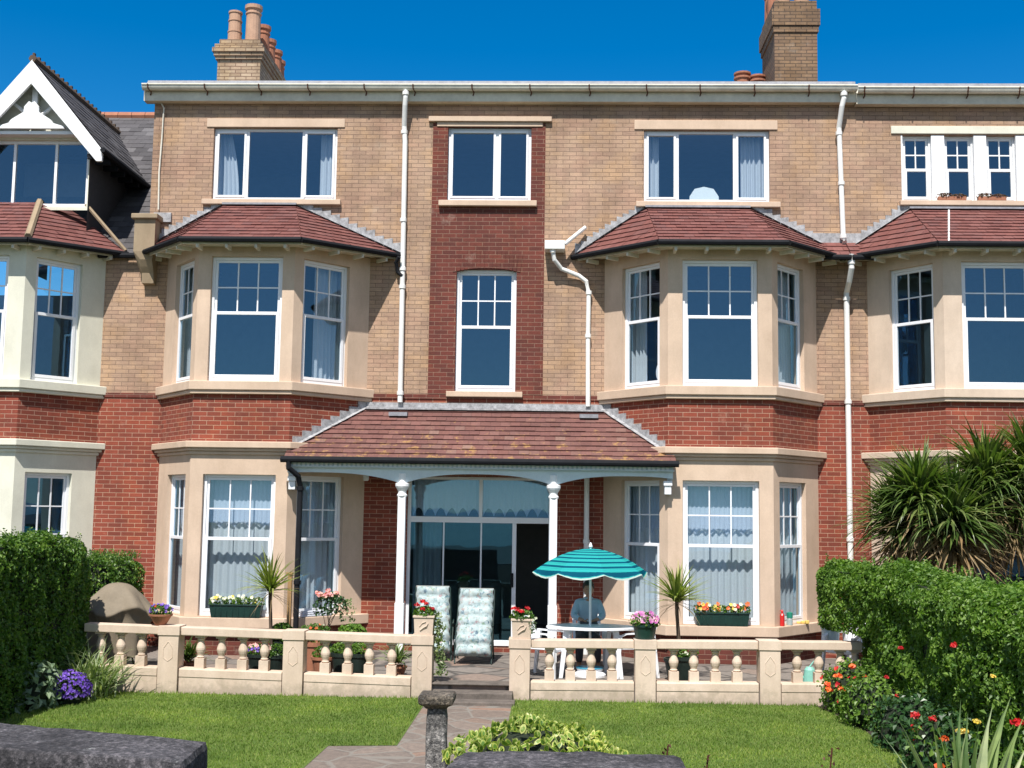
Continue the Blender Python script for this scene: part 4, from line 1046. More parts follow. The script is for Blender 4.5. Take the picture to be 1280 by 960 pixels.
mb.build('trailing_foliage', M['strap'], r, uv=False)
r, x, z = stone_planter(652, 'square stone planter of red geraniums and white flowers right of the steps')
blooms(r, (x-.04, BY, z+.10), (.13,.12,.10), 4, 'pred', .045, 'ruffle'); blooms(r, (x+.12, BY-.06, z+.01), (.08,.08,.07), 12, 'pwhite', .02)
mb = MB()
for _ in range(70):
    t = rnd.random(); leaf(mb, Vector((x+.13+rnd.gauss(0,.03)+.02*t, BY-.12+rnd.gauss(0,.03), z+.03-.2*t)), rv(), .04, .025)
mb.build('trailing_foliage', M['silver'], r, uv=False)

def pot(par, x, y, z, r, h, mat, k=.72, name='pot'):
    mb = MB(); mb.lathe([(r*k*.98,0), (r*k,.01), (r*.97,h*.84), (r*1.06,h*.85), (r*1.08,h), (r*.93,h), (r*.9,h*.8), (.02,h*.78)], (x,y,z), 20); return mb.build(name, M[mat], par, smooth=False)
M['potdark'] = plain('dark_plastic_pot', (.012,.022,.018), .5, .3)
M['potgreen'] = plain('dark_green_trough', (.008,.035,.028), .45, .25)
def potted(label, x, y, z, r, h, pm, fr, n, fm='green', L=.05, W=.03, fl=None, fh=.0, name='potted_plant', cat='potted plant', k=.72, group='flower pots on the terrace'):
    root = empty(name, (x, y, z), label, cat, group)
    pot(root, x, y, z, r, h, pm, k)
    foliage(root, (x, y, z+h+fr[2]*.35+fh), fr, n, fm, L, W)
    if fl:
        for (m, cnt, rr, st) in fl: blooms(root, (x, y, z+h+fr[2]*.35+fh), (fr[0]*.85, fr[1]*.85, fr[2]*.95), cnt, m, rr, st)
    return root
x = bx_(199); potted('small terracotta bowl of purple pansies at the far left of the balustrade', x, BY, zl(x)-.0, .155, .16, 'terra', (.17,.15,.10), 260, fl=[('ppurple',16,.035,'flower'), ('pred',3,.02,'flower')], k=.5)
x = bx_(806); potted('dark green pot of purple and pink petunias on balustrade pier by the table', x, BY, zr(x)+.012, .165, .20, 'potgreen', (.22,.2,.12), 320, fl=[('pmag',30,.045,'flower'), ('pwhite',4,.03,'flower')], k=.8)
T = lambda px, Y: PY(px, 800, Y).x
potted('dark pot of pink flowers standing behind the left balustrade balusters', T(324,-3.3), -3.3, 0, .16, .30, 'potdark', (.19,.17,.10), 260, fl=[('ppink',14,.03,'flower'), ('ppurple',8,.025,'flower')])
potted('low green plant in a black pot beside the pink flowered pot', T(346,-3.2), -3.2, 0, .14, .27, 'potdark', (.19,.17,.12), 240)
potted('terracotta pot with yellow green leaves just right of the middle left pier', T(405,-3.2), -3.2, 0, .17, .26, 'terra', (.17,.17,.12), 200, 'green')
potted('tall black pot with lime green leaves seen between two balusters', T(428,-3.35), -3.35, 0, .15, .34, 'potdark', (.17,.15,.11), 240, 'hedgeY')
potted('black pot with bright leaves left of the white porch column', T(449,-3.3), -3.3, 0, .15, .33, 'potdark', (.17,.15,.11), 240, 'hedgeY')
potted('bushy plant in pot beneath the red brick strip left of the column', T(440,-2.6), -2.6, 0, .17, .48, 'potdark', (.22,.2,.15), 330, 'hedgeY', .07,.05)
potted('leafy plant in terracotta pot beneath the peach rose', T(392,-2.7), -2.7, 0, .17, .42, 'terra', (.30,.2,.20), 380, 'green', fl=[('porg',8,.03,'flower')])
potted('bushy bright green plant beside the small left cordyline', T(352,-2.7), -2.7, 0, .16, .42, 'potdark', (.20,.2,.20), 360, 'green', .07, .045)
potted('black pot of green and white leaves behind the right balustrade', T(857,-3.2), -3.2, 0, .17, .36, 'potdark', (.19,.17,.11), 260, 'green', fl=[('pwhite',10,.02,'flower')])
# straggly plants seen low between balusters
for px, lab in ((236,'clump of bronze strap leaves behind the balusters at the left'), (496,'silvery trailing plant on the terrace beside the white column')):
    x = T(px,-3.3); r = empty('potted_plant', (x,-3.3,0), lab, 'potted plant', 'flower pots on the terrace'); pot(r, x, -3.3, 0, .15, .16, 'terra')
    tuft('foliage', r, (x,-3.3,.16), 60, .42, .03, 'strap' if px > 400 else 'cord', (.3,1.5), (.6,2.4), .06)
# roses in a pot
x = T(412,-2.4); r = empty('rose_bush', (x,-2.4,0), 'peach flowered rose bush in a pot before the right side bay window', 'rose bush'); pot(r, x, -2.4, 0, .18, .34, 'potdark')
mb = MB()
for k in range(7): mb.tube([(x,-2.4,.3), (x+rnd.uniform(-.06,.06),-2.4+rnd.uniform(-.05,.05),.6), (x+rnd.uniform(-.2,.2),-2.4+rnd.uniform(-.1,.1),rnd.uniform(.85,1.15))], .008, 5, r1=.004)
mb.build('stems', M['bark'], r, uv=False)
foliage(r, (x,-2.4,.90), (.27,.2,.24), 420, 'bluegreen', .055, .04); blooms(r, (x-.05,-2.45,1.03), (.17,.15,.12), 9, 'ppink', .05, 'ruffle'); 
foliage(r, (x+.26,-2.35,.80), (.13,.12,.26), 110, 'strap', .05, .03)
# window boxes
def window_box(label, px0, px1, Y, zs, fl, gm):
    a, b = PY(px0, 760, Y).x, PY(px1, 760, Y).x; r = empty('window_box', ((a+b)/2, Y, zs), label, 'window box', 'window boxes on the bay sills')
    mb = MB(); h = .19; mb.hexa([(a+.03,Y-.065,zs),(b-.03,Y-.065,zs),(b-.03,Y+.065,zs),(a+.03,Y+.065,zs),(a,Y-.085,zs+h),(b,Y-.085,zs+h),(b,Y+.08,zs+h),(a,Y+.08,zs+h)])
    mb.box(a-.012, b+.012, Y-.098, Y+.09, zs+h+.001, zs+h+.018)
    for k in range(1, 9):
        x = a+(b-a)*k/9; mb.box(x-.006, x+.006, Y-.087, Y-.083, zs+.03, zs+h-.01)
    mb.build('trough', M['potgreen'], r, bevel=.008)
    mb = MB(); 
    for k in range(7): ell_leaves(mb, (a+(b-a)*(k+.5)/7, Y, zs+h+.05), (.09,.11,.09), 70, .05, .03, lump=.1)
    mb.build('foliage', M[gm], r, uv=False)
    for m, cnt, rr in fl:
        for _ in range(cnt):
            mb = MB(); p = Vector((rnd.uniform(a+.03, b-.03), Y-rnd.uniform(.02,.11), zs+h+rnd.uniform(.06,.16))); flower(mb, p, Vector((rnd.uniform(-.4,.4),-1,.5)), rr*rnd.uniform(.8,1.2), 6)
            mb.build('flower', M[m], r, uv=False)
window_box('dark green window box of cream pansies on the left bay sill', 263, 328, -1.185, ZB['s1']+.002, [('pwhite',26,.03), ('pyel',6,.025)], 'green')
window_box('dark green window box of red, yellow and orange flowers on right bay sill', 869, 936, -1.185, ZB['s1']+.002, [('pyel',11,.038), ('porg',14,.04), ('pwhite',12,.028), ('pred',5,.035)], 'green')

# small cordylines
def small_cordyline(label, px, Y, zc, n, L):
    x = PY(px, 740, Y).x; r = empty('cordyline', (x, Y, 0), label, 'cordyline', 'small potted cordylines on the terrace'); pot(r, x, Y, 0, .18, .32, 'potdark')
    mb = MB(); mb.tube([(x+.04,Y,.28), (x+.03,Y,.55), (x-.0,Y,zc-.15), (x,Y,zc+.06)], .033, 8, r1=.026); mb.build('trunk', M['bark'], r, uv=False)
    tuft('crown', r, (x,Y,zc), n, L, .032, 'cordy', (.1,1.5), (.2,1.3), .035)
    tuft('dry_leaves', r, (x,Y,zc-.05), 22, L*.9, .014, 'corddry', (-.6,.4), (.8,1.3), .03)
small_cordyline('small spiky cordyline with thin trunk in front of the left bay window', 338, -2.9, 1.16, 95, .66)
small_cordyline('small spiky cordyline between the umbrella and the right bay window', 846, -3.1, 1.12, 105, .66)

# ------------------------------------------------------------------ hedges
def hedge(label, xf, x_out, y0, y1, zt, n, mats=('hedge','core'), side=1, L=.06, W=.042, und=lambda y: 0):
    """xf(y): lawn side face, x_out: far side, zt(y): top.  side=+1: body extends to +x"""
    r = empty('hedge', ((xf((y0+y1)/2)+x_out)/2, (y0+y1)/2, LZ), label, 'hedge', 'clipped garden hedges')
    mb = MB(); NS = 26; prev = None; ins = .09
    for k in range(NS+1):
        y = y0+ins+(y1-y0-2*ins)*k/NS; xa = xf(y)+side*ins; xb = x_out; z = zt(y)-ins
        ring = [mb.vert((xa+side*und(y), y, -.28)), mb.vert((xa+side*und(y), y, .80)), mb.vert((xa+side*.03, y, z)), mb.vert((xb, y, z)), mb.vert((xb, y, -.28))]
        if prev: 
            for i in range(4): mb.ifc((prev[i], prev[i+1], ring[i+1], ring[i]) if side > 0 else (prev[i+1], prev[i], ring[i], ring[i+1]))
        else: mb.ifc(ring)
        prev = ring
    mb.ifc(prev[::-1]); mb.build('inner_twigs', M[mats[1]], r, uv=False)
    lm = MB(); H = zt((y0+y1)/2)-LZ; A1 = abs(y1-y0)*H; A2 = abs(y1-y0)*min(1.4, abs(x_out-xf(y0))); A3 = min(1.6, abs(x_out-xf(y0)))*H
    tot = A1+A2+2*A3; dpt = min(1.6, abs(x_out-xf(y0)))
    for _ in range(n):
        q = rnd.random()*tot; y = rnd.uniform(y0, y1)
        if q < A1: p = Vector((xf(y), y, rnd.uniform(LZ+.02, zt(y)))); nn = Vector((-side, 0, .15))
        elif q < A1+A2: p = Vector((xf(y)+side*rnd.uniform(0, dpt), y, zt(y))); nn = Vector((0, 0, 1))
        elif q < A1+A2+A3: y = y0; p = Vector((xf(y)+side*rnd.uniform(0, dpt), y, rnd.uniform(LZ, zt(y)))); nn = Vector((0, -1, .1))
        else: y = y1; p = Vector((xf(y)+side*rnd.uniform(0, dpt), y, rnd.uniform(LZ, zt(y)))); nn = Vector((0, 1, .1))
        k = fbm(p, 1.7)*.09+fbm(p, 5)*.05
        # round the shoulders
        dz = zt(p.y)-p.z; dx = abs(p.x-xf(p.y)); rr = .34
        if dz < rr and dx < rr:
            q2 = math.hypot(rr-dz, rr-dx)
            if q2 > rr: s = rr/q2; p.z = zt(p.y)-rr+(rr-dz)*s; p.x = xf(p.y)+side*(rr-(rr-dx)*s)
        ud = und(p.y)
        if ud > .03 and p.z < .80 and (p.x-xf(p.y))*side < ud:
            if q < A1: p.x = xf(p.y)+side*ud
            else: continue
        p += nn.normalized()*(k-abs(rnd.gauss(0,.045)))
        leaf(lm, p, (nn+Vector((0,0,.35))+rv(.95)).normalized(), L*rnd.uniform(.6,1.3), W*rnd.uniform(.7,1.2))
    # stray shoots
    for _ in range(160):
        y = rnd.uniform(y0, y1); p = Vector((xf(y)+side*rnd.uniform(.05,.9), y, zt(y)))
        h = rnd.uniform(.04,.14)
        for j in range(5): leaf(lm, p+Vector((rnd.gauss(0,.012), rnd.gauss(0,.012), h*j/4)), rv(), L*.7, W*.6)
    lm.build('leaves', M[mats[0]], r, uv=False); return r
def sm(a, b, t): t = max(0, min(1, t)); t = t*t*(3-2*t); return a+(b-a)*t
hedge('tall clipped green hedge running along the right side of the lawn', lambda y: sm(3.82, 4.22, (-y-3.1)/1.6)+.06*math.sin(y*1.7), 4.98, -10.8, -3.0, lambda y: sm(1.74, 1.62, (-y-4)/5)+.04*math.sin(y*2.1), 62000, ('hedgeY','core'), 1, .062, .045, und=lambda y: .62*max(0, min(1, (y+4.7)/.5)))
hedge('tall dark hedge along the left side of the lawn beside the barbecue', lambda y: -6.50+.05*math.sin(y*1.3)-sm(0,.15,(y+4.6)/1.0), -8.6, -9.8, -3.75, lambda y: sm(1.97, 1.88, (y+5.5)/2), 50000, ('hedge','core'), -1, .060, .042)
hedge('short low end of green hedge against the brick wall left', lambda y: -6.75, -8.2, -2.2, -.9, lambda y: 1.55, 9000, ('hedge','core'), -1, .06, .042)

# ------------------------------------------------------------------ big cordyline behind the right hedge
c0 = PY(1185, 640, -1.9); r = empty('cordyline_tree', (c0.x, -1.9, 0), 'large many headed cordyline rising behind the right hedge', 'cordyline')
heads = [PY(1150,628,-2.0), PY(1232,610,-1.9), PY(1192,655,-2.3), PY(1268,640,-1.8), PY(1128,655,-1.7), PY(1290,595,-1.9)]
mb = MB()
for h in heads:
    mb.tube([(c0.x+(h.x-c0.x)*.15, -1.9, 0), (c0.x+(h.x-c0.x)*.6, (h.y-1.9)/2, h.z*.55), (h.x, h.y, h.z)], .085, 8, r1=.05)
mb.build('trunk', M['bark'], r, uv=False)
cr, dr = MB(), MB()
for h in heads:
    for _ in range(420):
        el = rnd.uniform(-.15, 1.5); b = h+Vector((rnd.gauss(0,.04), rnd.gauss(0,.04), rnd.uniform(-.12,.12)))
        blade(cr, b, rnd.uniform(0, 6.28), el, rnd.uniform(.75, 1.2), rnd.uniform(.055,.08), rnd.uniform(.4,2.0), 7)
    for _ in range(190):
        blade(dr, h+Vector((rnd.gauss(0,.04), rnd.gauss(0,.04), -rnd.uniform(.05,.45))), rnd.uniform(0, 6.28), rnd.uniform(-1.1, .1), rnd.uniform(.7, 1.1), .045, rnd.uniform(.3,1.1), 5)
cr.build('crown', M['cord'], r, uv=False); dr.build('dry_leaves', M['corddry'], r, uv=False)

# ------------------------------------------------------------------ border plants at left
def ground_pt(px, py): return PZ(px, py, LZ)
g = ground_pt(118, 850); r = empty('striped_grass', (-6.22, -4.35, LZ), 'clump of pale striped strap leaves at the left end of the balustrade', 'plant')
mb = MB()
for _ in range(320):
    b = Vector((-6.30+rnd.gauss(0,.13), -4.45+rnd.gauss(0,.16), LZ)); blade(mb, b, rnd.uniform(0,6.28), rnd.uniform(.7,1.5), rnd.uniform(.5,.95), .024, rnd.uniform(.8,2.4), 6)
mb.build('leaves', M['strap'], r, uv=False)
c = PZ(80, 832, .0); c.z = .10; c.y += .1; r = empty('silver_shrub', (c.x, c.y, LZ), 'silvery blue green leafy shrub at the foot of the left hedge', 'shrub')
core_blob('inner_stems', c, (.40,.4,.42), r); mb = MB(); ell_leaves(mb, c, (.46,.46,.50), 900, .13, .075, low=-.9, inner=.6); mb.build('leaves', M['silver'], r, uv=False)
c = PZ(36, 868, .0); c.z = .06; r = empty('silver_shrub', (c.x, c.y, LZ), 'broad leaved grey green plant nearest the left edge of the lawn', 'shrub')
core_blob('inner_stems', c, (.34,.4,.34), r); mb = MB(); ell_leaves(mb, c, (.40,.46,.42), 700, .12, .07, low=-.9, inner=.6); mb.build('leaves', M['silver'], r, uv=False)
c = ground_pt(79, 880)+Vector((0,.10,.10)); r = empty('aster_mound', (c.x, c.y, LZ), 'dense mound of bright purple flowers on the left lawn edge', 'flowers')
core_blob('inner_stems', c, (.26,.24,.26), r); mb = MB(); ell_leaves(mb, c, (.28,.27,.28), 260, .05, .02); mb.build('foliage', M['green'], r, uv=False)
mb = MB()
for _ in range(420):
    d = rv(); d.z = abs(d.z); p = c+Vector((d.x*.31, d.y*.30, d.z*.31))*(1+.12*fbm(d, 3)); flower(mb, p, (d+rv(.4)), .026, 6)
mb.build('flowers', M['ppurple'], r, uv=False, kind='stuff')
# ------------------------------------------------------------------ border plants at right
def shrub(label, c, rr, n, mat, L, W, fl=(), name='flowering_shrub', cat='shrub'):
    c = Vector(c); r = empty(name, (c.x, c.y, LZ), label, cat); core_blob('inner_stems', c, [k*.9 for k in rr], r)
    mb = MB(); ell_leaves(mb, c, rr, n, L, W, low=-.95, inner=.5, lump=.25); mb.build('leaves', M[mat], r, uv=False)
    for m, cnt, fr, st in fl:
        for _ in range(cnt):
            mb = MB(); d = rv(); d.z = abs(d.z)*.8; d.y = -abs(d.y); d.x -= .3; d.normalize(); p = c+Vector((d.x*rr[0], d.y*rr[1], d.z*rr[2]))*1.05
            (ruffle(mb, p, fr) if st == 'r' else flower(mb, p, d, fr, 5)); mb.build('flower', M[m], r, uv=False)
    return r
shrub('rounded bush with orange red flowers at the right end of the balustrade', (3.98,-4.45,.10), (.42,.42,.42), 1500, 'hedgeY', .055, .04, [('porg',6,.06,'r'), ('pred',4,.04,'f')])
shrub('low bright green bush against the right hedge beside the lawn', (4.02,-5.5,.06), (.46,.6,.42), 2000, 'hedgeY', .06, .042, [('pred',4,.03,'f')])
shrub('green shrub with red and white roses in the right border', (4.02,-7.0,.0), (.42,.6,.44), 1500, 'bluegreen', .07, .05, [('pred',2,.075,'r'), ('pwhite',1,.04,'r')])
shrub('dark leaved bush with orange and yellow flowers low in the right border', (3.98,-8.4,.0), (.42,.7,.48), 1500, 'bluegreen', .075, .05, [('porg',2,.06,'r'), ('pyel',1,.055,'r')])
M['stemg'] = plain('green_stem', (.05,.10,.02), .6, .2)
def rose(label, px, py, Y, m, rr, stem=.32):
    p = PY(px, py, Y); r = empty('rose', (p.x, Y, p.z-stem), label, 'rose', 'single roses along the right hedge')
    mb = MB(); mb.tube([(p.x+.04, Y+.05, p.z-stem), (p.x+.02, Y+.02, p.z-stem*.5), (p.x, Y, p.z-.01)], .005, 5); mb.build('stem', M['stemg'], r, uv=False)
    mb = MB()
    for _ in range(12): leaf(mb, Vector((p.x+rnd.gauss(0,.05), Y+rnd.gauss(0,.04), p.z-rnd.uniform(.06,stem))), rv(), .07, .05)
    mb.build('leaves', M['hedgeY'], r, uv=False)
    mb = MB(); ruffle(mb, p, rr*.75, 26); mb.build('bloom', M[m], r, uv=False)
rose('big red rose standing out from the upper right hedge face', 1192, 808, -8.6, 'pred', .06)
rose('dull red bloom on the left part of the right hedge', 1126, 811, -6.6, 'pred', .045)
rose('small dark red bloom low on the right hedge above the lawn', 1108, 847, -6.6, 'pred', .045)
rose('small yellow rose high on a stem near the right edge', 1241, 846, -9.6, 'pyel', .035)
rose('bright yellow rose nearest the spiky leaves', 1221, 903, -10.2, 'pyel', .048)
rose('pale yellow rose left of the bright yellow one', 1198, 914, -10.0, 'pyel', .04)
rose('yellow rose lowest in the picture among the spiky leaves', 1206, 944, -10.6, 'pyel', .04)
rose('large red rose cut by the right edge of the picture', 1272, 905, -10.8, 'pred', .07)
rose('orange red double bloom above the spiky leaves', 1180, 925, -10.0, 'porg', .055)
rose('deep red rose beside a white bloom low in the border', 1145, 896, -8.6, 'pred', .075)
rose('second deep red rose right of the white bloom', 1166, 900, -8.7, 'pred', .06)
# spiky plant at the bottom right on the bank
c = PY(1200, 1010, -13.6); r = empty('spiky_plant', (c.x, -13.6, .2), 'spiky plant of broad green sword leaves in the bottom right corner', 'plant')
mb = MB()
for k, (px, py, w) in enumerate([(1085,950,.05),(1118,925,.055),(1132,950,.05),(1160,915,.05),(1185,950,.06),(1222,915,.07),(1240,905,.08),(1262,900,.10),(1285,915,.09),(1215,950,.06),(1270,950,.08),(1148,948,.05),(1100,945,.045),(1108,905,.05),(1090,925,.04),(1125,935,.05),(1150,890,.03),(1178,895,.045),(1205,880,.05),(1215,895,.06),(1250,890,.09),(1275,880,.10),(1290,905,.08),(1235,925,.07),(1165,930,.05),(1140,915,.04),(1295,935,.07),(1078,940,.03),(1262,930,.06),(1192,940,.05)]):
    tip = PY(px, py, -13.6+rnd.uniform(-.3,.3)); b = Vector((c.x+rnd.uniform(-.06,.06)+(.1 if px > 1230 else 0), -13.55, .25)); d = tip-b; L = d.length*1.03
    az = math.atan2(d.y, d.x); el = math.atan2(d.z, math.hypot(d.x, d.y)); blade(mb, b, az, el+.2, L, w*1.25, .42, 8)
mb.build('leaves', M['sword'], r, uv=False)
# bronze sprigs
for px, py, lab in ((1040,935,'bronze leaved sprig right of the low stone block'), (835,932,'bronze sprig at the right end of the low stone block'), (885,945,'bronze sprig standing before the right lawn')):
    tip = PY(px, py, -14.4); b = Vector((tip.x-.12, -14.4, .3)); r = empty('bronze_sprig', b, lab, 'plant', 'bronze leaved sprigs above the bank')
    mb = MB(); mb.tube([b, (b+tip)/2+Vector((.02,0,.04)), tip], .005, 5); mb.build('stem', M['bronze'], r, uv=False)
    mb = MB()
    for k in range(46):
        q = b+(tip-b)*(k/45); leaf(mb, q+Vector((rnd.gauss(0,.018), rnd.gauss(0,.012), 0)), rv(), .028, .018)
    mb.build('leaves', M['bronze'], r, uv=False)
# variegated shrub behind the stone block
c = PY(672, 925, -13.9); c.z -= .12; r = empty('variegated_shrub', (c.x, -13.9, .2), 'yellow edged variegated shrub behind the low stone block', 'shrub')
core_blob('inner_stems', (c.x,-13.9,c.z), (.42,.30,.20), r); mb = MB()
for _ in range(900):
    d = rv(); d.z = abs(d.z); k = 1+.2*fbm(d, 2.5); rx2 = .52
    p = Vector((c.x+d.x*rx2*k, -13.9+d.y*.35*k, c.z-.02+d.z*.245*k*(1-.25*abs(d.x)))); n = (Vector((d.x*.5, -.7, .25))+rv(1.1)).normalized()
    t = (Vector((0,0,1))+rv(.7)); t = (t-n*t.dot(n)).normalized(); s = n.cross(t); L, W = rnd.uniform(.045,.075), rnd.uniform(.020,.036)
    b0 = len(mb.v)
    out = [(-.5,0),(-.25,.42),(.1,.5),(.38,.32),(.5,0),(.38,-.32),(.1,-.5),(-.25,-.42)]
    for q, sc_ in ((out, 1.0), (out, .66)):
        for (a, w_) in q: mb.v.append(tuple(p+t*a*L*sc_+s*w_*W*sc_+n*(abs(w_)*W*.35*sc_)+(n*.0012 if sc_ < 1 else n*0)))
    for k2 in range(8): mb.ifc((b0+k2, b0+(k2+1) % 8, b0+8+(k2+1) % 8, b0+8+k2), 0)
    mb.ifc([b0+8+k2 for k2 in range(8)], 1)
mb.build('leaves', [M['euoedge'], M['euoin']], r, uv=False)

# ------------------------------------------------------------------ foreground stonework
def rough_block(name, P, label, mat, cat, n=26):
    """P: 4 ground corners ccw, z0, z1"""
    (a, b, c_, d), z0, z1 = P; bm = bmesh.new()
    A = [Vector((*q, z0)) for q in (a,b,c_,d)]; B = [Vector((*q, z1)) for q in (a,b,c_,d)]
    o = Vector(((a[0]+c_[0])/2, (a[1]+c_[1])/2, z0))
    bmesh.ops.create_cube(bm, size=1.0); bmesh.ops.subdivide_edges(bm, edges=bm.edges[:], cuts=n, use_grid_fill=True)
    LX, LY, LZ_ = (A[1]-A[0]).length, (A[3]-A[0]).length, z1-z0; R_ = min(.035, LX*.2, LY*.2)
    for q in bm.verts:
        d = Vector(((q.co.x+.5)*LX, (q.co.y+.5)*LY, (q.co.z+.5)*LZ_)); i = Vector((max(R_, min(LX-R_, d.x)), max(R_, min(LY-R_, d.y)), max(R_, min(LZ_-R_, d.z))))
        if (d-i).length > 1e-6: d = i+(d-i).normalized()*R_
        u, v_, w_ = d.x/LX, d.y/LY, d.z/LZ_
        q.co = (A[0]*(1-u)+A[1]*u)*(1-v_)+(A[3]*(1-u)+A[2]*u)*v_+Vector((0,0,w_*LZ_))-o
        w = q.co+o; q.co += Vector((mno.noise(w*7), mno.noise(w*7+Vector((9,0,0))), mno.noise(w*7+Vector((0,9,0)))))*.010+Vector((mno.noise(w*30), 0, mno.noise(w*26)))*.004
    me = bpy.data.meshes.new(name); bm.to_mesh(me); bm.free(); me.materials.append(M[mat]); ob = bpy.data.objects.new(name, me); COL.objects.link(ob); ob.location = o; WL[ob.name] = o
    return finish(ob, label, cat)
f1, b1 = PY(227,950,-15.5), PY(261,926,-15.0)
rough_block('stone_wall', ([(-4.4,-14.95), (f1.x,-15.5), (b1.x,-15.0), (-4.4,-14.2)], .2, (f1.z+b1.z)/2), 'dark weathered stone wall cut off in the bottom left corner', 'coping', 'wall')
f0, f2 = PY(548,960,-15.5), PY(868,960,-15.5); b0, b2 = PY(578,936,-15.0), PY(853,939,-15.0)
rough_block('stone_wall', ([(f0.x,-15.5), (f2.x,-15.5), (b2.x,-15.0), (b0.x,-15.0)], .2, b0.z), 'low dark stone block at the bottom middle before the variegated shrub', 'coping', 'wall')
x = PY(546,900,-9).x; zt_ = PY(546,866,-9).z
r = empty('gate_post', (x,-9,LZ), 'grey pebbledashed post with a square stone cap standing on the path', 'post')
rb = rough_block('shaft', ([(x-.10,-9.1),(x+.10,-9.1),(x+.10,-8.9),(x-.10,-8.9)], LZ-.05, zt_-.13), None, 'post', None, 6); rb.parent = r; rb.location = rb.location-r.location
mb = MB(); mb.lathe([(.10,-.14), (.12,-.115), (.165,-.09), (.175,-.03), (.16,0), (.02,.01)], (x,-9,zt_), 4, sq=True); mb.build('cap', M['postcap'], r, bevel=.01)

# ------------------------------------------------------------------ covered barbecue
x, y = PY(147,760,-2.95).x, -2.95; top = PY(147,728,-2.95).z
mb = MB(); N = 56; idx = []
prof = [(.02,0), (.13,.015), (.20,.05), (.28,.13), (.35,.22), (.43,.31), (.50,.39), (.51,.42), (.45,.47), (.40,.56), (.39,.68), (.41,top-.12)]
for r_, dz in prof:
    row = []
    for k in range(N):
        a = 2*math.pi*k/N; f = 1+(.16*abs(math.sin(3.5*a+1))-.08+.09*abs(math.sin(6.5*a+dz*2.5))-.04+.03*mno.noise(Vector((a*3, dz*8, 0))))*min(1, dz*3.2); row.append(mb.vert((x+r_*f*math.cos(a)*1.05, y+r_*f*math.sin(a)*.8, top-dz*(1+.06*math.sin(3*a+2))-(.06*math.cos(4*a) if dz > .2 else 0))))
    idx.append(row)
for j in range(len(prof)-1):
    for k in range(N): mb.ifc((idx[j][k], idx[j+1][k], idx[j+1][(k+1) % N], idx[j][(k+1) % N]))
mb.ifc(idx[0]); M['cover'] = plain('khaki_cover_cloth', (.19,.155,.11), .8, .15, 5, .3)
bb = empty('covered_barbecue', (x, y, 0), 'barbecue under a khaki fabric cover beside the left hedge', 'barbecue')
cv = mb.build('cover', M['cover'], bb, smooth=True, uv=False); md = cv.modifiers.new('soft', 'SUBSURF'); md.levels = md.render_levels = 1
mb = MB()
for k in range(3):
    a = k*2.1; mb.tube([(x+.3*math.cos(a), y+.25*math.sin(a), 0), (x+.2*math.cos(a), y+.16*math.sin(a), .35)], .014, 6)
    mb.build('leg', M['black'], bb); mb = MB()

# ------------------------------------------------------------------ table, umbrella, chairs, loungers
tf = PZ(738, 786.5, .72); TX = tf.x+.02; TY = tf.y+.42
tb = empty('garden_table', (TX, TY, 0), 'white oval plastic garden table shaded by the striped umbrella', 'table')
mb = MB(); N = 40
rows = [(1.0,.695), (1.0,.72), (.97,.73), (.5,.731)]
b = 0; pr = []
for s, z in rows: pr.append([mb.vert((TX+.66*s*math.cos(2*math.pi*k/N), TY+.42*s*math.sin(2*math.pi*k/N), z)) for k in range(N)])
for j in range(3):
    for k in range(N): mb.ifc((pr[j][k], pr[j][(k+1) % N], pr[j+1][(k+1) % N], pr[j+1][k]))
mb.ifc(pr[3]); mb.ifc(pr[0][::-1])
mb.build('tabletop', M['upvc'], tb, uv=False)
for sx in (-1, 1):
    for sy in (-1, 1):
        mb = MB(); x1, y1, x0_, y0_ = TX+sx*.36, TY+sy*.22, TX+sx*.44, TY+sy*.28; w = .04
        mb.hexa([(x0_-w*.7,y0_-w*.7,0),(x0_+w*.7,y0_-w*.7,0),(x0_+w*.7,y0_+w*.7,0),(x0_-w*.7,y0_+w*.7,0),(x1-w,y1-w,.694),(x1+w,y1-w,.694),(x1+w,y1+w,.694),(x1-w,y1+w,.694)]); mb.build('leg', M['upvc'], tb, bevel=.006)
# umbrella
UX = PY(738, 720, TY).x; uz = PY(738, 684, TY).z; rim = PY(738, 716, TY-.5).z
um = empty('umbrella', (UX, TY, 0), 'teal and navy striped sun umbrella over the white table', 'umbrella')
M['canvas'] = None
t = NT('striped_umbrella_canvas'); v = t.n('ShaderNodeSeparateXYZ', {0: t.uvn()}).outputs[1]
s = t.math('FRACT', t.math('MULTIPLY', v, 8.2)); k = t.math('GREATER_THAN', s, .60); fl2 = t.math('MULTIPLY', t.math('GREATER_THAN', s, .18), t.math('LESS_THAN', s, .30))
col = t.mix(k, (.035,.42,.40), (.006,.09,.15)); col = t.mix(t.math('MULTIPLY', fl2, .55), col, (.02,.22,.26)); col = t.mix(t.math('GREATER_THAN', v, .985), col, (.5,.6,.55))
d = t.n('ShaderNodeBsdfDiffuse', {'Color': col}); tr = t.n('ShaderNodeBsdfTranslucent', {'Color': col}); mx = t.n('ShaderNodeMixShader', {0: .3, 1: d.outputs[0], 2: tr.outputs[0]}); t.t.links.new(mx.outputs[0], t.out.inputs[0]); M['canvas'] = t.m
mb = MB(); G, SB, RN = 8, 6, 12; R0 = .88; rows = []
for j in range(RN+1):
    q = j/RN; row = []
    for i in range(G*SB):
        a = 2*math.pi*(i/(G*SB))+.2; fr = (i % SB)/SB; sag = math.sin(math.pi*fr)
        poly = math.cos(math.pi/G)/math.cos((fr-.5)*2*math.pi/G)
        rr = R0*q*(1-(1-poly)*.9)*(1-.02*sag*q)
        z = uz-.02-(uz-rim)*(q**1.9)*1.0-.035*sag*q*q*0
        if j == RN: z -= .075*sag; rr *= 1.0
        row.append((mb.vert((UX+rr*math.cos(a), TY+rr*math.sin(a), z)), q))
    rows.append(row)
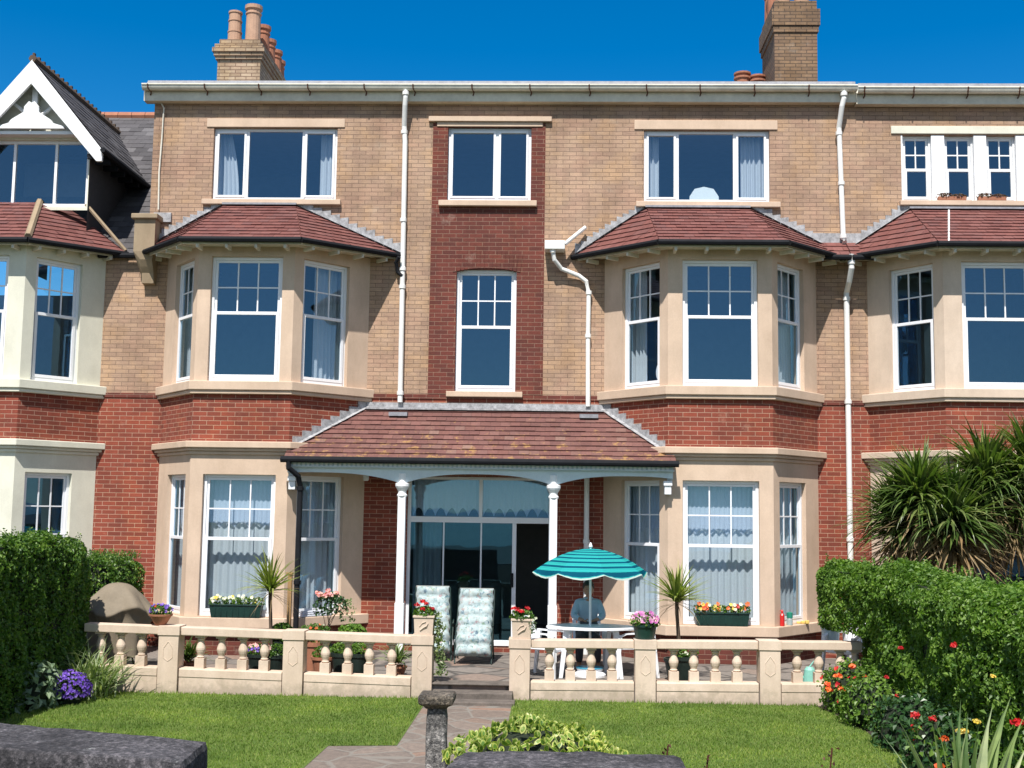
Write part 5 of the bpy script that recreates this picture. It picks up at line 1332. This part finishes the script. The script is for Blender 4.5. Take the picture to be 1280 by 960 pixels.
W_ = G*SB
for j in range(RN):
    for k in range(W_):
        a, b2, c_, d_ = rows[j][k], rows[j][(k+1) % W_], rows[j+1][(k+1) % W_], rows[j+1][k]
        mb.ifc((a[0], d_[0], c_[0], b2[0])); mb.uv[len(mb.f)-1] = [(0,a[1]), (0,d_[1]), (0,c_[1]), (0,b2[1])]
mb.build('canopy', M['canvas'], um)
mb = MB(); mb.tube([(UX,TY,.02), (UX,TY,uz)], .018, 10); mb.build('pole', M['upvc'], um)
mb = MB(); mb.lathe([(.02,0), (.035,.02), (.02,.05), (.008,.08)], (UX,TY,uz-.01), 10); mb.build('finial', M['upvc'], um, smooth=True)
for i in range(G):
    a = 2*math.pi*i/G+.2; pts = [(UX+R0*q*math.cos(a), TY+R0*q*math.sin(a), uz-.035-(uz-rim)*(q**1.9)) for q in (.02,.25,.5,.75,.97)]
    mb = MB(); mb.tube(pts, .005, 5); mb.build('rib', M['upvc'], um)
mb = MB(); mb.lathe([(.24,0), (.24,.03), (.20,.06), (.05,.09), (.04,.16)], (UX,TY,0), 20); mb.build('base', M['upvc'], um)
# chairs
def plastic_chair():
    r = empty('plastic_chair', (0,0,0), 'x', 'chair', 'white plastic garden chairs')
    mb = MB(); mb.box(-.23,.23,-.24,.22,.405,.43); mb.box(-.24,.24,-.265,-.235,.37,.425); mb.build('seat', M['upvc'], r, bevel=.015)
    mb = MB()
    def bk(x, z): return (x*(1+.15*(z-.43)), .22+.16*(z-.43)/.42*1.0+.25*x*x*-1, z)
    for k in range(6):
        x0 = -.215+k*.074; x1 = x0+.058; zz = [.43,.6,.78]
        for z0, z1 in zip(zz, zz[1:]):
            p = [bk(x0,z0), bk(x1,z0), bk(x1,z1), bk(x0,z1)]
            mb.hexa([p[0], p[1], (p[1][0],p[1][1]+.014,p[1][2]), (p[0][0],p[0][1]+.014,p[0][2]), p[3], p[2], (p[2][0],p[2][1]+.014,p[2][2]), (p[3][0],p[3][1]+.014,p[3][2])])
    N = 10
    for k in range(N):
        x0 = -.225+.45*k/N; x1 = -.225+.45*(k+1)/N; h = lambda x: .86-.35*x*x*1.2
        p = [bk(x0,.779), bk(x1,.779), bk(x1,h(x1)), bk(x0,h(x0))]
        mb.hexa([p[0], p[1], (p[1][0],p[1][1]+.018,p[1][2]), (p[0][0],p[0][1]+.018,p[0][2]), p[3], p[2], (p[2][0],p[2][1]+.018,p[2][2]), (p[3][0],p[3][1]+.018,p[3][2])])
    mb.build('backrest', M['upvc'], r)
    for s in (-1,1):
        mb = MB(); pts = [(s*.25,.27,.66), (s*.275,.05,.655), (s*.28,-.16,.65), (s*.275,-.25,.61)]
        for a, b in zip(pts, pts[1:]):
            mb.hexa([(a[0]-.028,a[1],a[2]-.02),(b[0]-.028,b[1],b[2]-.02),(b[0]+.028,b[1],b[2]-.02),(a[0]+.028,a[1],a[2]-.02),(a[0]-.028,a[1],a[2]),(b[0]-.028,b[1],b[2]),(b[0]+.028,b[1],b[2]),(a[0]+.028,a[1],a[2])][::1])
        mb.build('armrest', M['upvc'], r)
        for q in (-1,1):
            mb = MB(); y0_, y1_ = (-.30,-.25) if q < 0 else (.33,.25); zt2 = .62 if q < 0 else .64; w = .022
            mb.hexa([(s*.29-w,y0_-w,0),(s*.29+w,y0_-w,0),(s*.29+w,y0_+w,0),(s*.29-w,y0_+w,0),(s*.262-w*1.5,y1_-w*1.5,zt2),(s*.262+w*1.5,y1_-w*1.5,zt2),(s*.262+w*1.5,y1_+w*1.5,zt2),(s*.262-w*1.5,y1_+w*1.5,zt2)]); mb.build('leg', M['upvc'], r, bevel=.006)
    return r
ch = plastic_chair(); ch['label'] = 'white plastic armchair at the left end of the umbrella table'
ch.location = (PY(682,800,TY-.15).x, TY-.15, 0); ch.rotation_euler = (0,0,rad(62))
copy_tree(ch, (PY(788,800,TY+.1).x, TY+.1, 0), rad(-75), label='white plastic armchair at the right end of the umbrella table')
copy_tree(ch, (PY(1062,800,-2.5).x, -2.5, 0), rad(-50), label='white plastic armchair half hidden under the right hedge')
mchair = copy_tree(ch, (PY(734,760,TY+.95).x, TY+.92, 0), 0.0, label='white plastic chair the man in the blue shirt sits on')
# loungers
t = NT('floral_cushion'); pv = t.pos(); v1 = t.n('ShaderNodeTexVoronoi', {'Vector': pv, 'Scale': 17.0}).outputs['Color']; g1 = t.n('ShaderNodeSeparateColor', {0: v1}).outputs[0]
w1 = t.noise(16, 4, .7)
col = t.ramp(g1, [(0,(.42,.47,.45)), (.25,(.10,.21,.24)), (.4,(.42,.46,.42)), (.55,(.05,.11,.17)), (.7,(.22,.31,.22)), (.85,(.30,.19,.21)), (1,(.45,.47,.44))])
col = t.mix(t.ramp(w1, [(.42,(0,0,0)), (.55,(1,1,1))]), col, (.36,.44,.45)); t.bsdf(col, .85); M['floral'] = t.m
def lounger(label, px, yfoot, Yf, top_px, group='floral garden recliners before the patio doors', lean=.62):
    x = PY(px, yfoot, Yf).x; ztop = PY(top_px[0], top_px[1], Yf+lean).z; xt = PY(top_px[0], top_px[1], Yf+lean).x
    r = empty('sun_recliner', (x, Yf+.3, 0), label, 'recliner', group)
    W = .275; prof = [(Yf,.13), (Yf+.05,.30), (Yf+.13,.47), (Yf+.22,.52), (Yf+.34,.66), (Yf+lean*.85,ztop-.22), (Yf+lean,ztop)]
    # resample
    P2 = []
    for (a, b), (c_, d_) in zip(prof, prof[1:]):
        for k in range(8): P2.append((a+(c_-a)*k/8, b+(d_-b)*k/8))
    P2.append(prof[-1]); N = len(P2)-1; K = 24; L = 0; ls = [0]
    for (a, b), (c_, d_) in zip(P2, P2[1:]): L += math.hypot(c_-a, d_-b); ls.append(L)
    mb = MB(); front = []; back = []
    for i, (y, z) in enumerate(P2):
        a, b = P2[max(0,i-1)], P2[min(N,i+1)]; ty, tz = b[0]-a[0], b[1]-a[1]; q = math.hypot(ty, tz); ny, nz = -tz/q, ty/q
        xx = x+(xt-x)*ls[i]/L; fr, bk_ = [], []
        for k in range(K+1):
            u = k/K*2-1; puff = .085*(abs(math.sin(ls[i]/L*math.pi*7))**.55)*(.45+.55*abs(math.cos(u*math.pi*1.5))**.5)*(1-abs(u)**8)+.02*(1-abs(u)**6)
            if i in (0, N): puff = .005
            wob = 1+.03*math.sin(ls[i]/L*math.pi*12)
            fr.append(mb.vert((xx+u*W*wob, y+ny*puff, z+nz*puff))); bk_.append(mb.vert((xx+u*W*wob, y-ny*.03, z-nz*.03)))
        front.append(fr); back.append(bk_)
    for i in range(N):
        for k in range(K):
            mb.ifc((front[i][k], front[i][k+1], front[i+1][k+1], front[i+1][k])); mb.ifc((back[i][k], back[i+1][k], back[i+1][k+1], back[i][k+1]))
        mb.ifc((front[i][0], front[i+1][0], back[i+1][0], back[i][0])); mb.ifc((front[i][K], back[i][K], back[i+1][K], front[i+1][K]))
    mb.ifc(front[0][::-1]+back[0]) ; mb.ifc(front[N]+back[N][::-1]); mb.build('cushion', M['floral'], r, smooth=True, uv=False)
    M.setdefault('frame', plain('dark_green_tube', (.012,.03,.025), .4, .2))
    for s in (-1, 1):
        mb = MB(); mb.tube([(x+s*(W+.012)+(xt-x)*ls[i]/L, y+.045, z-.01) for i, (y, z) in enumerate(P2) if i % 4 == 0], .013, 7); mb.build('side_rail', M['frame'], r)
        mb = MB(); mb.tube([(x+s*(W+.014), Yf+.02, .01), (x+s*(W+.014), Yf+.38, .60), (x+s*(W+.014), Yf+.42, .62)], .012, 7); mb.build('leg', M['frame'], r)
        mb = MB(); mb.tube([(x+s*(W+.016), Yf+.75, .01), (x+s*(W+.016), Yf+.28, .58)], .012, 7); mb.build('leg', M['frame'], r)
    mb = MB(); mb.tube([(xt-W, Yf+lean+.03, ztop+.0), (xt+W, Yf+lean+.03, ztop+.0)], .013, 7); mb.build('head_rail', M['frame'], r)
lounger('floral cushioned recliner standing clear in the gap of the balustrade', 591, 822, -1.72, (596,736))
lounger('floral cushioned recliner half hidden behind the left stone planter', 541, 815, -1.35, (541,733))
# odd things about the terrace
x, y = PY(737,833,TY+.1).x, TY+.05
r = empty('washing_up_bowl', (x,y,0), 'white plastic bowl with blue rim on the ground under the table', 'bowl')
mb = MB(); mb.lathe([(.13,0), (.17,.02), (.20,.11), (.185,.11), (.16,.03), (.02,.025)], (x,y,0), 24); mb.build('bowl', M['upvc'], r, smooth=False)
mb = MB(); mb.lathe([(.186,.112), (.205,.112), (.205,.125), (.186,.125)], (x,y,0), 24); M['blue'] = plain('blue_plastic', (.05,.28,.42), .4, .1); mb.build('rim', M['blue'], r)
x, y = PY(1012,835,-3.2).x, -3.2; M['teal'] = plain('pale_green_plastic', (.22,.50,.42), .4, .12)
r = empty('watering_can', (x,y,0), 'pale green watering can behind the right hand balusters', 'watering can')
mb = MB(); mb.lathe([(.09,0), (.10,.01), (.075,.20), (.05,.24), (.04,.24)], (x,y,0), 16); mb.build('can_body', M['teal'], r)
mb = MB(); mb.tube([(x-.07,y,.06), (x-.17,y-.02,.18), (x-.24,y-.03,.30)], .016, 8); mb.build('spout', M['teal'], r)
mb = MB(); mb.tube([(x,y,.24), (x+.06,y,.32), (x+.13,y,.26), (x+.09,y,.08)], .012, 8); mb.build('handle', M['teal'], r)
x, y = PY(1038,775,-2.3).x, -2.3; M['bucket'] = plain('pale_blue_bucket', (.50,.60,.62), .5, .1)
r = empty('bucket_planter', (x,y,0), 'pale bucket of dried flowers beside the half hidden white chair', 'bucket'); zt_ = PY(1038,775,-2.3).z
pot(r, x, y, zt_-.42, .14, .34, 'bucket', .85); mb = MB(); mb.box(x-.2,x+.2,y-.15,y+.15,zt_-.46,zt_-.425)
for s in (-.17,.17): mb.box(x+s-.02,x+s+.02,y-.12,y+.12,0,zt_-.461)
mb.build('stand', M['bark'], r); foliage(r, (x,y,zt_-.04), (.20,.15,.08), 160, 'corddry', .04, .02)
# bottle, jar and sponge on the right hand sill
def on_sill(u, n=.05): p = frB[2].pt(u, n, ZB['s1']-.002); return Vector(p)
p = on_sill(.16, .045); r = empty('red_bottle', p, 'red plastic bottle on the right bay window sill', 'bottle')
mb = MB(); mb.lathe([(.035,0), (.038,.01), (.038,.17), (.02,.20)], p, 14); M['redp'] = plain('red_plastic', (.55,.02,.02), .35, .05); mb.build('body', M['redp'], r)
mb = MB(); mb.lathe([(.02,.201), (.02,.24), (.008,.26)], p, 10); mb.box(p.x-.035,p.x+.01,p.y-.008,p.y+.008,p.z+.235,p.z+.25); mb.build('pump_cap', M['redp'], r)
p = on_sill(.40, .045); r = empty('glass_jar', p, 'green topped glass jar beside the red bottle', 'jar'); M['jar'] = plain('jar_glass_clouded', (.35,.42,.42), .15, .1); M['grn'] = plain('green_cap_plastic', (.02,.22,.15), .4, .1)
mb = MB(); mb.lathe([(.045,0), (.048,.01), (.048,.10), (.04,.115)], p, 14); mb.build('jar', M['jar'], r); mb = MB(); mb.lathe([(.043,.116), (.05,.12), (.05,.20), (.02,.21)], p, 14); mb.build('lid', M['grn'], r)
p = on_sill(.80, .05); mb = MB(); 
for k in range(3): mb.box(p.x-.09+k*.07, p.x-.025+k*.07, p.y-.03, p.y+.03, p.z, p.z+.035+.01*k)
M['ysponge'] = plain('yellow_sponge', (.65,.45,.12), .9, .15); mb.build('sponges', M['ysponge'], bevel=.01, label='pale yellow sponges lying at the end of the right bay sill', cat='sponge')
p = Vector(flB[2].pt(.62, .04, ZB['s1']-.002)); mb = MB()
for k in range(3): 
    f_ = flB[2]; f_.box(mb, .30+.02*k, .92-.03*k, -.02, .09-.01*k, ZB['s1']-.001+.032*k, ZB['s1']+.029+.032*k)
mb.build('folded_towels', M['curt'], bevel=.012, label='folded white towels on the sill of the left bay', cat='towel')
x = PY(362,740,-2.1).x; mb = MB(); zt_ = PY(362,718,-2.1).z; mb.box(x-.03,x+.03,-2.12,-2.05,0,zt_); mb.box(x-.06,x+.04,-2.13,-2.04,zt_+.001,zt_+.03); M['wood'] = plain('varnished_post_wood', (.32,.19,.08), .6, .2, 9); mb.build('wooden_post', M['wood'], label='narrow wooden post by the black downpipe of the porch', cat='post')

for px, lab in ((1190,'dry reddish plants on the left of the upper right sash window sill'), (1240,'dry reddish plants nearest the right edge on upper sash window sill')):
    q = PY(px, 252, -.05); r = empty('sill_planter', (q.x,-.05,7.907), lab, 'window box', 'dry planters on the upper right sill')
    mb = MB(); mb.box(q.x-.24, q.x+.24, -.085, -.012, 7.907, 7.975); mb.build('trough', M['terra'], r, bevel=.006)
    mb = MB(); ell_leaves(mb, (q.x-.12,-.05,7.985), (.15,.05,.06), 80, .045, .03); ell_leaves(mb, (q.x+.12,-.05,7.98), (.15,.05,.05), 80, .045, .03); mb.build('foliage', M['bronzy'], r, uv=False)
# ------------------------------------------------------------------ the man at the table
def skin_mesh(V, Ed, sub=1):
    """V: list of (x,y,z,r); Ed: edges; returns evaluated mesh"""
    me = bpy.data.meshes.new('tmp'); me.from_pydata([v[:3] for v in V], Ed, []); o = bpy.data.objects.new('tmp', me); COL.objects.link(o)
    m = o.modifiers.new('s', 'SKIN'); m.use_smooth_shade = True; 
    for i, v in enumerate(V):
        q = v[3]; sv = me.skin_vertices[0].data[i]; sv.radius = q if isinstance(q, tuple) else (q, q); sv.use_root = (i == 0)
    s_ = o.modifiers.new('u', 'SUBSURF'); s_.levels = s_.render_levels = sub
    bpy.context.view_layer.update(); dg = bpy.context.evaluated_depsgraph_get(); out = bpy.data.meshes.new_from_object(o.evaluated_get(dg)); bpy.data.objects.remove(o); return out
def to_obj(name, bm_parts, mat, parent, loc, remesh=None):
    bm = bmesh.new()
    for me in bm_parts: bm.from_mesh(me)
    me = bpy.data.meshes.new(name); bm.to_mesh(me); bm.free()
    if remesh:
        o = bpy.data.objects.new('tmp', me); COL.objects.link(o); m = o.modifiers.new('r', 'REMESH'); m.mode = 'VOXEL'; m.voxel_size = remesh; m.use_smooth_shade = True
        bpy.context.view_layer.update(); dg = bpy.context.evaluated_depsgraph_get(); me2 = bpy.data.meshes.new_from_object(o.evaluated_get(dg)); bpy.data.objects.remove(o); me = me2; me.name = name
    me.materials.clear(); me.materials.append(mat)
    for p in me.polygons: p.use_smooth = True; p.material_index = 0
    o = bpy.data.objects.new(name, me); COL.objects.link(o); o.parent = parent; return o
def ellipsoid(c, r, rx=0, n=16):
    bm = bmesh.new(); bmesh.ops.create_uvsphere(bm, u_segments=n, v_segments=n, radius=1)
    Mx = Matrix.Translation(c) @ Matrix.Rotation(rx, 4, 'X') @ Matrix.Diagonal((r[0], r[1], r[2], 1)); bm.transform(Mx); me = bpy.data.meshes.new('e'); bm.to_mesh(me); bm.free(); return me
hx = PY(735.5, 748, TY+.62).x; MY = TY+.86
man = empty('person', (hx, MY, 0), 'person with dark hair in a pale blue shirt seated reading behind the table', 'person')
M['skin'] = plain('skin', (.36,.20,.13), .55, .08); M['shirt'] = plain('pale_blue_shirt', (.34,.46,.56), .85, .08, 12, .3); M['hair'] = plain('dark_hair', (.03,.022,.018), .7, .4, 30, .6); M['trous'] = plain('dark_trousers', (.05,.05,.06), .85, .2)
M['lip'] = plain('lips', (.28,.10,.08), .5, .05); M['eye'] = plain('eye_dark', (.02,.015,.015), .3, .0)
J = {'pel': (0,0,.50), 'sp': (0,-.05,.72), 'ch': (0,-.12,.93), 'nb': (0,-.17,1.07), 'hd': (0,-.22,1.15)}
V = []; Ed = []; nm = {}
def av(k, p, r, par=None):
    nm[k] = len(V); V.append((*p, r))
    if par: Ed.append((nm[par], nm[k]))
av('pel', J['pel'], (.13,.10)); av('sp', J['sp'], (.11,.08), 'pel'); av('ch', J['ch'], (.12,.08), 'sp'); av('nb', J['nb'], (.058,.055), 'ch'); av('hd', J['hd'], (.055,.055), 'nb')
for s, t_ in ((-1,'l'), (1,'r')):
    av(t_+'sh', (s*.165,-.13,1.0), .05, 'ch'); av(t_+'el', (s*.225,-.22,.82), .042, t_+'sh'); av(t_+'wr', (s*.11,-.42,.775), .028, t_+'el')
    av(t_+'pa', (s*.075,-.475,.775), (.034,.018), t_+'wr')
    av(t_+'hp', (s*.10,-.02,.47), .095, 'pel'); av(t_+'kn', (s*.13,-.44,.49), .062, t_+'hp'); av(t_+'ca', (s*.135,-.44,.33), .055, t_+'kn'); av(t_+'an', (s*.14,-.40,.09), .038, t_+'ca'); av(t_+'to', (s*.15,-.58,.04), .035, t_+'an')
body = [skin_mesh(V, Ed, 1)]
for s in (-1, 1):       # fingers: short bent chains rooted in the palm, thumb from the side
    for k in range(4):
        o = (k-1.5)*.017; L = (.030,.036,.034,.026)[k]; b = Vector((s*.070, -.485, .775))
        dx = -s*.35; p0 = b+Vector((o*.8*1.0, -.01+abs(o)*.2, 0)); p1 = p0+Vector((dx*L, -L, .006)); p2 = p1+Vector((dx*L*.8, -L*.55, -.016)); p3 = p2+Vector((dx*L*.2, -L*.1, -.016))
        body.append(skin_mesh([(*p0,.010), (*p1,.0092), (*p2,.0085), (*p3,.0075)], [(0,1),(1,2),(2,3)], 1))
    p0 = Vector((s*.07-s*.03, -.455, .785)); body.append(skin_mesh([(*p0,.012), (*(p0+Vector((-s*.022,-.02,.006))),.0105), (*(p0+Vector((-s*.03,-.045,.002))),.009)], [(0,1),(1,2)], 1))
hc = Vector((0,-.25,1.225)); tl = rad(24)
body += [ellipsoid(hc, (.074,.092,.112), tl), ellipsoid(hc+Vector((0,-.055,-.060)), (.045,.045,.048), tl), ellipsoid(hc+Vector((0,-.100,-.022)), (.013,.020,.026), tl), ellipsoid(hc+Vector((0,-.085,.026)), (.045,.018,.012), tl)]
for s in (-1,1): body += [ellipsoid(hc+Vector((s*.076,.012,-.012)), (.010,.018,.030), tl)]
bo = to_obj('body', body, M['skin'], man, None, .0075)
for s in (-1,1): to_obj('eye', [ellipsoid(hc+Vector((s*.028,-.090,.008)), (.011,.006,.006))], M['eye'], man, None)
to_obj('mouth', [ellipsoid(hc+Vector((0,-.104,-.062)), (.020,.006,.005))], M['lip'], man, None)
hb = [ellipsoid(hc+Vector((0,.018,.026)), (.083,.094,.104), tl), ellipsoid(hc+Vector((0,-.035,.080)), (.066,.055,.038), tl)]
for k in range(26):
    d = rv(); d.z = abs(d.z); d.y = abs(d.y)*.8-.2; d.normalize(); hb.append(ellipsoid(hc+Vector((0,.02,.03))+Vector((d.x*.072, d.y*.085, d.z*.092)), (.026,.026,.022), 0, 8))
to_obj('hair', hb, M['hair'], man, None, .008)
V = []; Ed = []; nm = {}
av('pel', (0,0,.50), (.165,.13)); av('sp', (0,-.05,.72), (.155,.125), 'pel'); av('ch', (0,-.12,.93), (.165,.125), 'sp'); av('nb', (0,-.16,1.065), (.082,.078), 'ch')
for s, t_ in ((-1,'l'), (1,'r')): av(t_+'sh', (s*.165,-.13,1.0), .075, 'ch'); av(t_+'el', (s*.225,-.22,.82), .060, t_+'sh'); av(t_+'fo', (s*.175,-.32,.80), .047, t_+'el'); av(t_+'wr', (s*.135,-.385,.785), .040, t_+'fo')
col_ = [skin_mesh(V, Ed, 2)]
for s in (-1,1): col_.append(ellipsoid(Vector((s*.035,-.215,1.09)), (.045,.022,.022), .5, 10))
to_obj('shirt', col_, M['shirt'], man, None, .010)
V = []; Ed = []; nm = {}
av('pel', (0,0,.48), (.165,.125))
for s, t_ in ((-1,'l'), (1,'r')): av(t_+'hp', (s*.10,-.03,.47), .105, 'pel'); av(t_+'kn', (s*.13,-.44,.49), .075, t_+'hp'); av(t_+'ca', (s*.135,-.44,.33), .068, t_+'kn'); av(t_+'an', (s*.14,-.405,.13), .058, t_+'ca')
to_obj('trousers', [skin_mesh(V, Ed, 2)], M['trous'], man, None, .010)
# book
bk = empty('book', (hx, MY-.53, .735), 'dark book held open on the table by the man', 'book'); mb = MB()
for s in (-1,1): mb.hexa([(hx, MY-.62,.735),(hx+s*.13,MY-.62,.735),(hx+s*.13,MY-.44,.745),(hx,MY-.44,.740),(hx,MY-.62,.748),(hx+s*.13,MY-.62,.752),(hx+s*.13,MY-.44,.758),(hx,MY-.44,.752)]); mb.build('cover', M['trous'], bk); mb = MB()

#@@END

# ------------------------------------------------------------------ camera, light, world
cd = bpy.data.cameras.new('camera'); cam = bpy.data.objects.new('camera', cd); COL.objects.link(cam)
cd.sensor_width = 36; cd.lens = F/1280*36; cd.clip_end = 12000; cd.clip_start = .05
cam.matrix_world = Matrix.Translation(CAM) @ RM.to_4x4()
sc.camera = cam
EL, AZ = rad(57), rad(10)
sd = Vector((-math.sin(AZ)*math.cos(EL), -math.cos(AZ)*math.cos(EL), math.sin(EL)))
sl_ = bpy.data.lights.new('sun', 'SUN'); sl_.energy = 4.6; sl_.angle = rad(.5); sl_.color = (1, .955, .89)
so = bpy.data.objects.new('sun', sl_); COL.objects.link(so); so.rotation_euler = sd.to_track_quat('Z', 'Y').to_euler()
w = bpy.data.worlds.new('World'); sc.world = w; w.use_nodes = True; nt = w.node_tree; nt.nodes.clear()
sky = nt.nodes.new('ShaderNodeTexSky'); sky.sky_type = 'NISHITA'; sky.sun_disc = False; sky.sun_elevation = EL; sky.sun_rotation = rad(180)+AZ
sky.air_density = 1.0; sky.dust_density = .0; sky.ozone_density = 4.0; sky.altitude = 0
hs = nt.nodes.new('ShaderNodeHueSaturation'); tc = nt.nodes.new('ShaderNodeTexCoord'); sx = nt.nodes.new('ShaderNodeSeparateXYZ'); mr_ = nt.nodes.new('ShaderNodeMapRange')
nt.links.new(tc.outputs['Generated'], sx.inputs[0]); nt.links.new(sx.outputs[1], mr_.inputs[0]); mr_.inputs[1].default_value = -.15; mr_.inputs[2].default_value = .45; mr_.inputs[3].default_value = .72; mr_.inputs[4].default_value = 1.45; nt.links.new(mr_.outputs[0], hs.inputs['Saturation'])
bg = nt.nodes.new('ShaderNodeBackground'); bg.inputs[1].default_value = .088; wo = nt.nodes.new('ShaderNodeOutputWorld')
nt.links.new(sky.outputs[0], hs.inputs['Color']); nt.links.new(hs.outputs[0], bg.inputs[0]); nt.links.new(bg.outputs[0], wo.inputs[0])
vs = sc.view_settings; vs.view_transform = 'Standard'; vs.look = 'None'; vs.exposure = 0.65; vs.gamma = 1; vs.use_curve_mapping = False
sc.cycles.max_bounces = 8; sc.cycles.transparent_max_bounces = 16; sc.cycles.caustics_reflective = False; sc.cycles.caustics_refractive = False
sc.cycles.use_denoising = True; sc.cycles.sample_clamp_indirect = 4
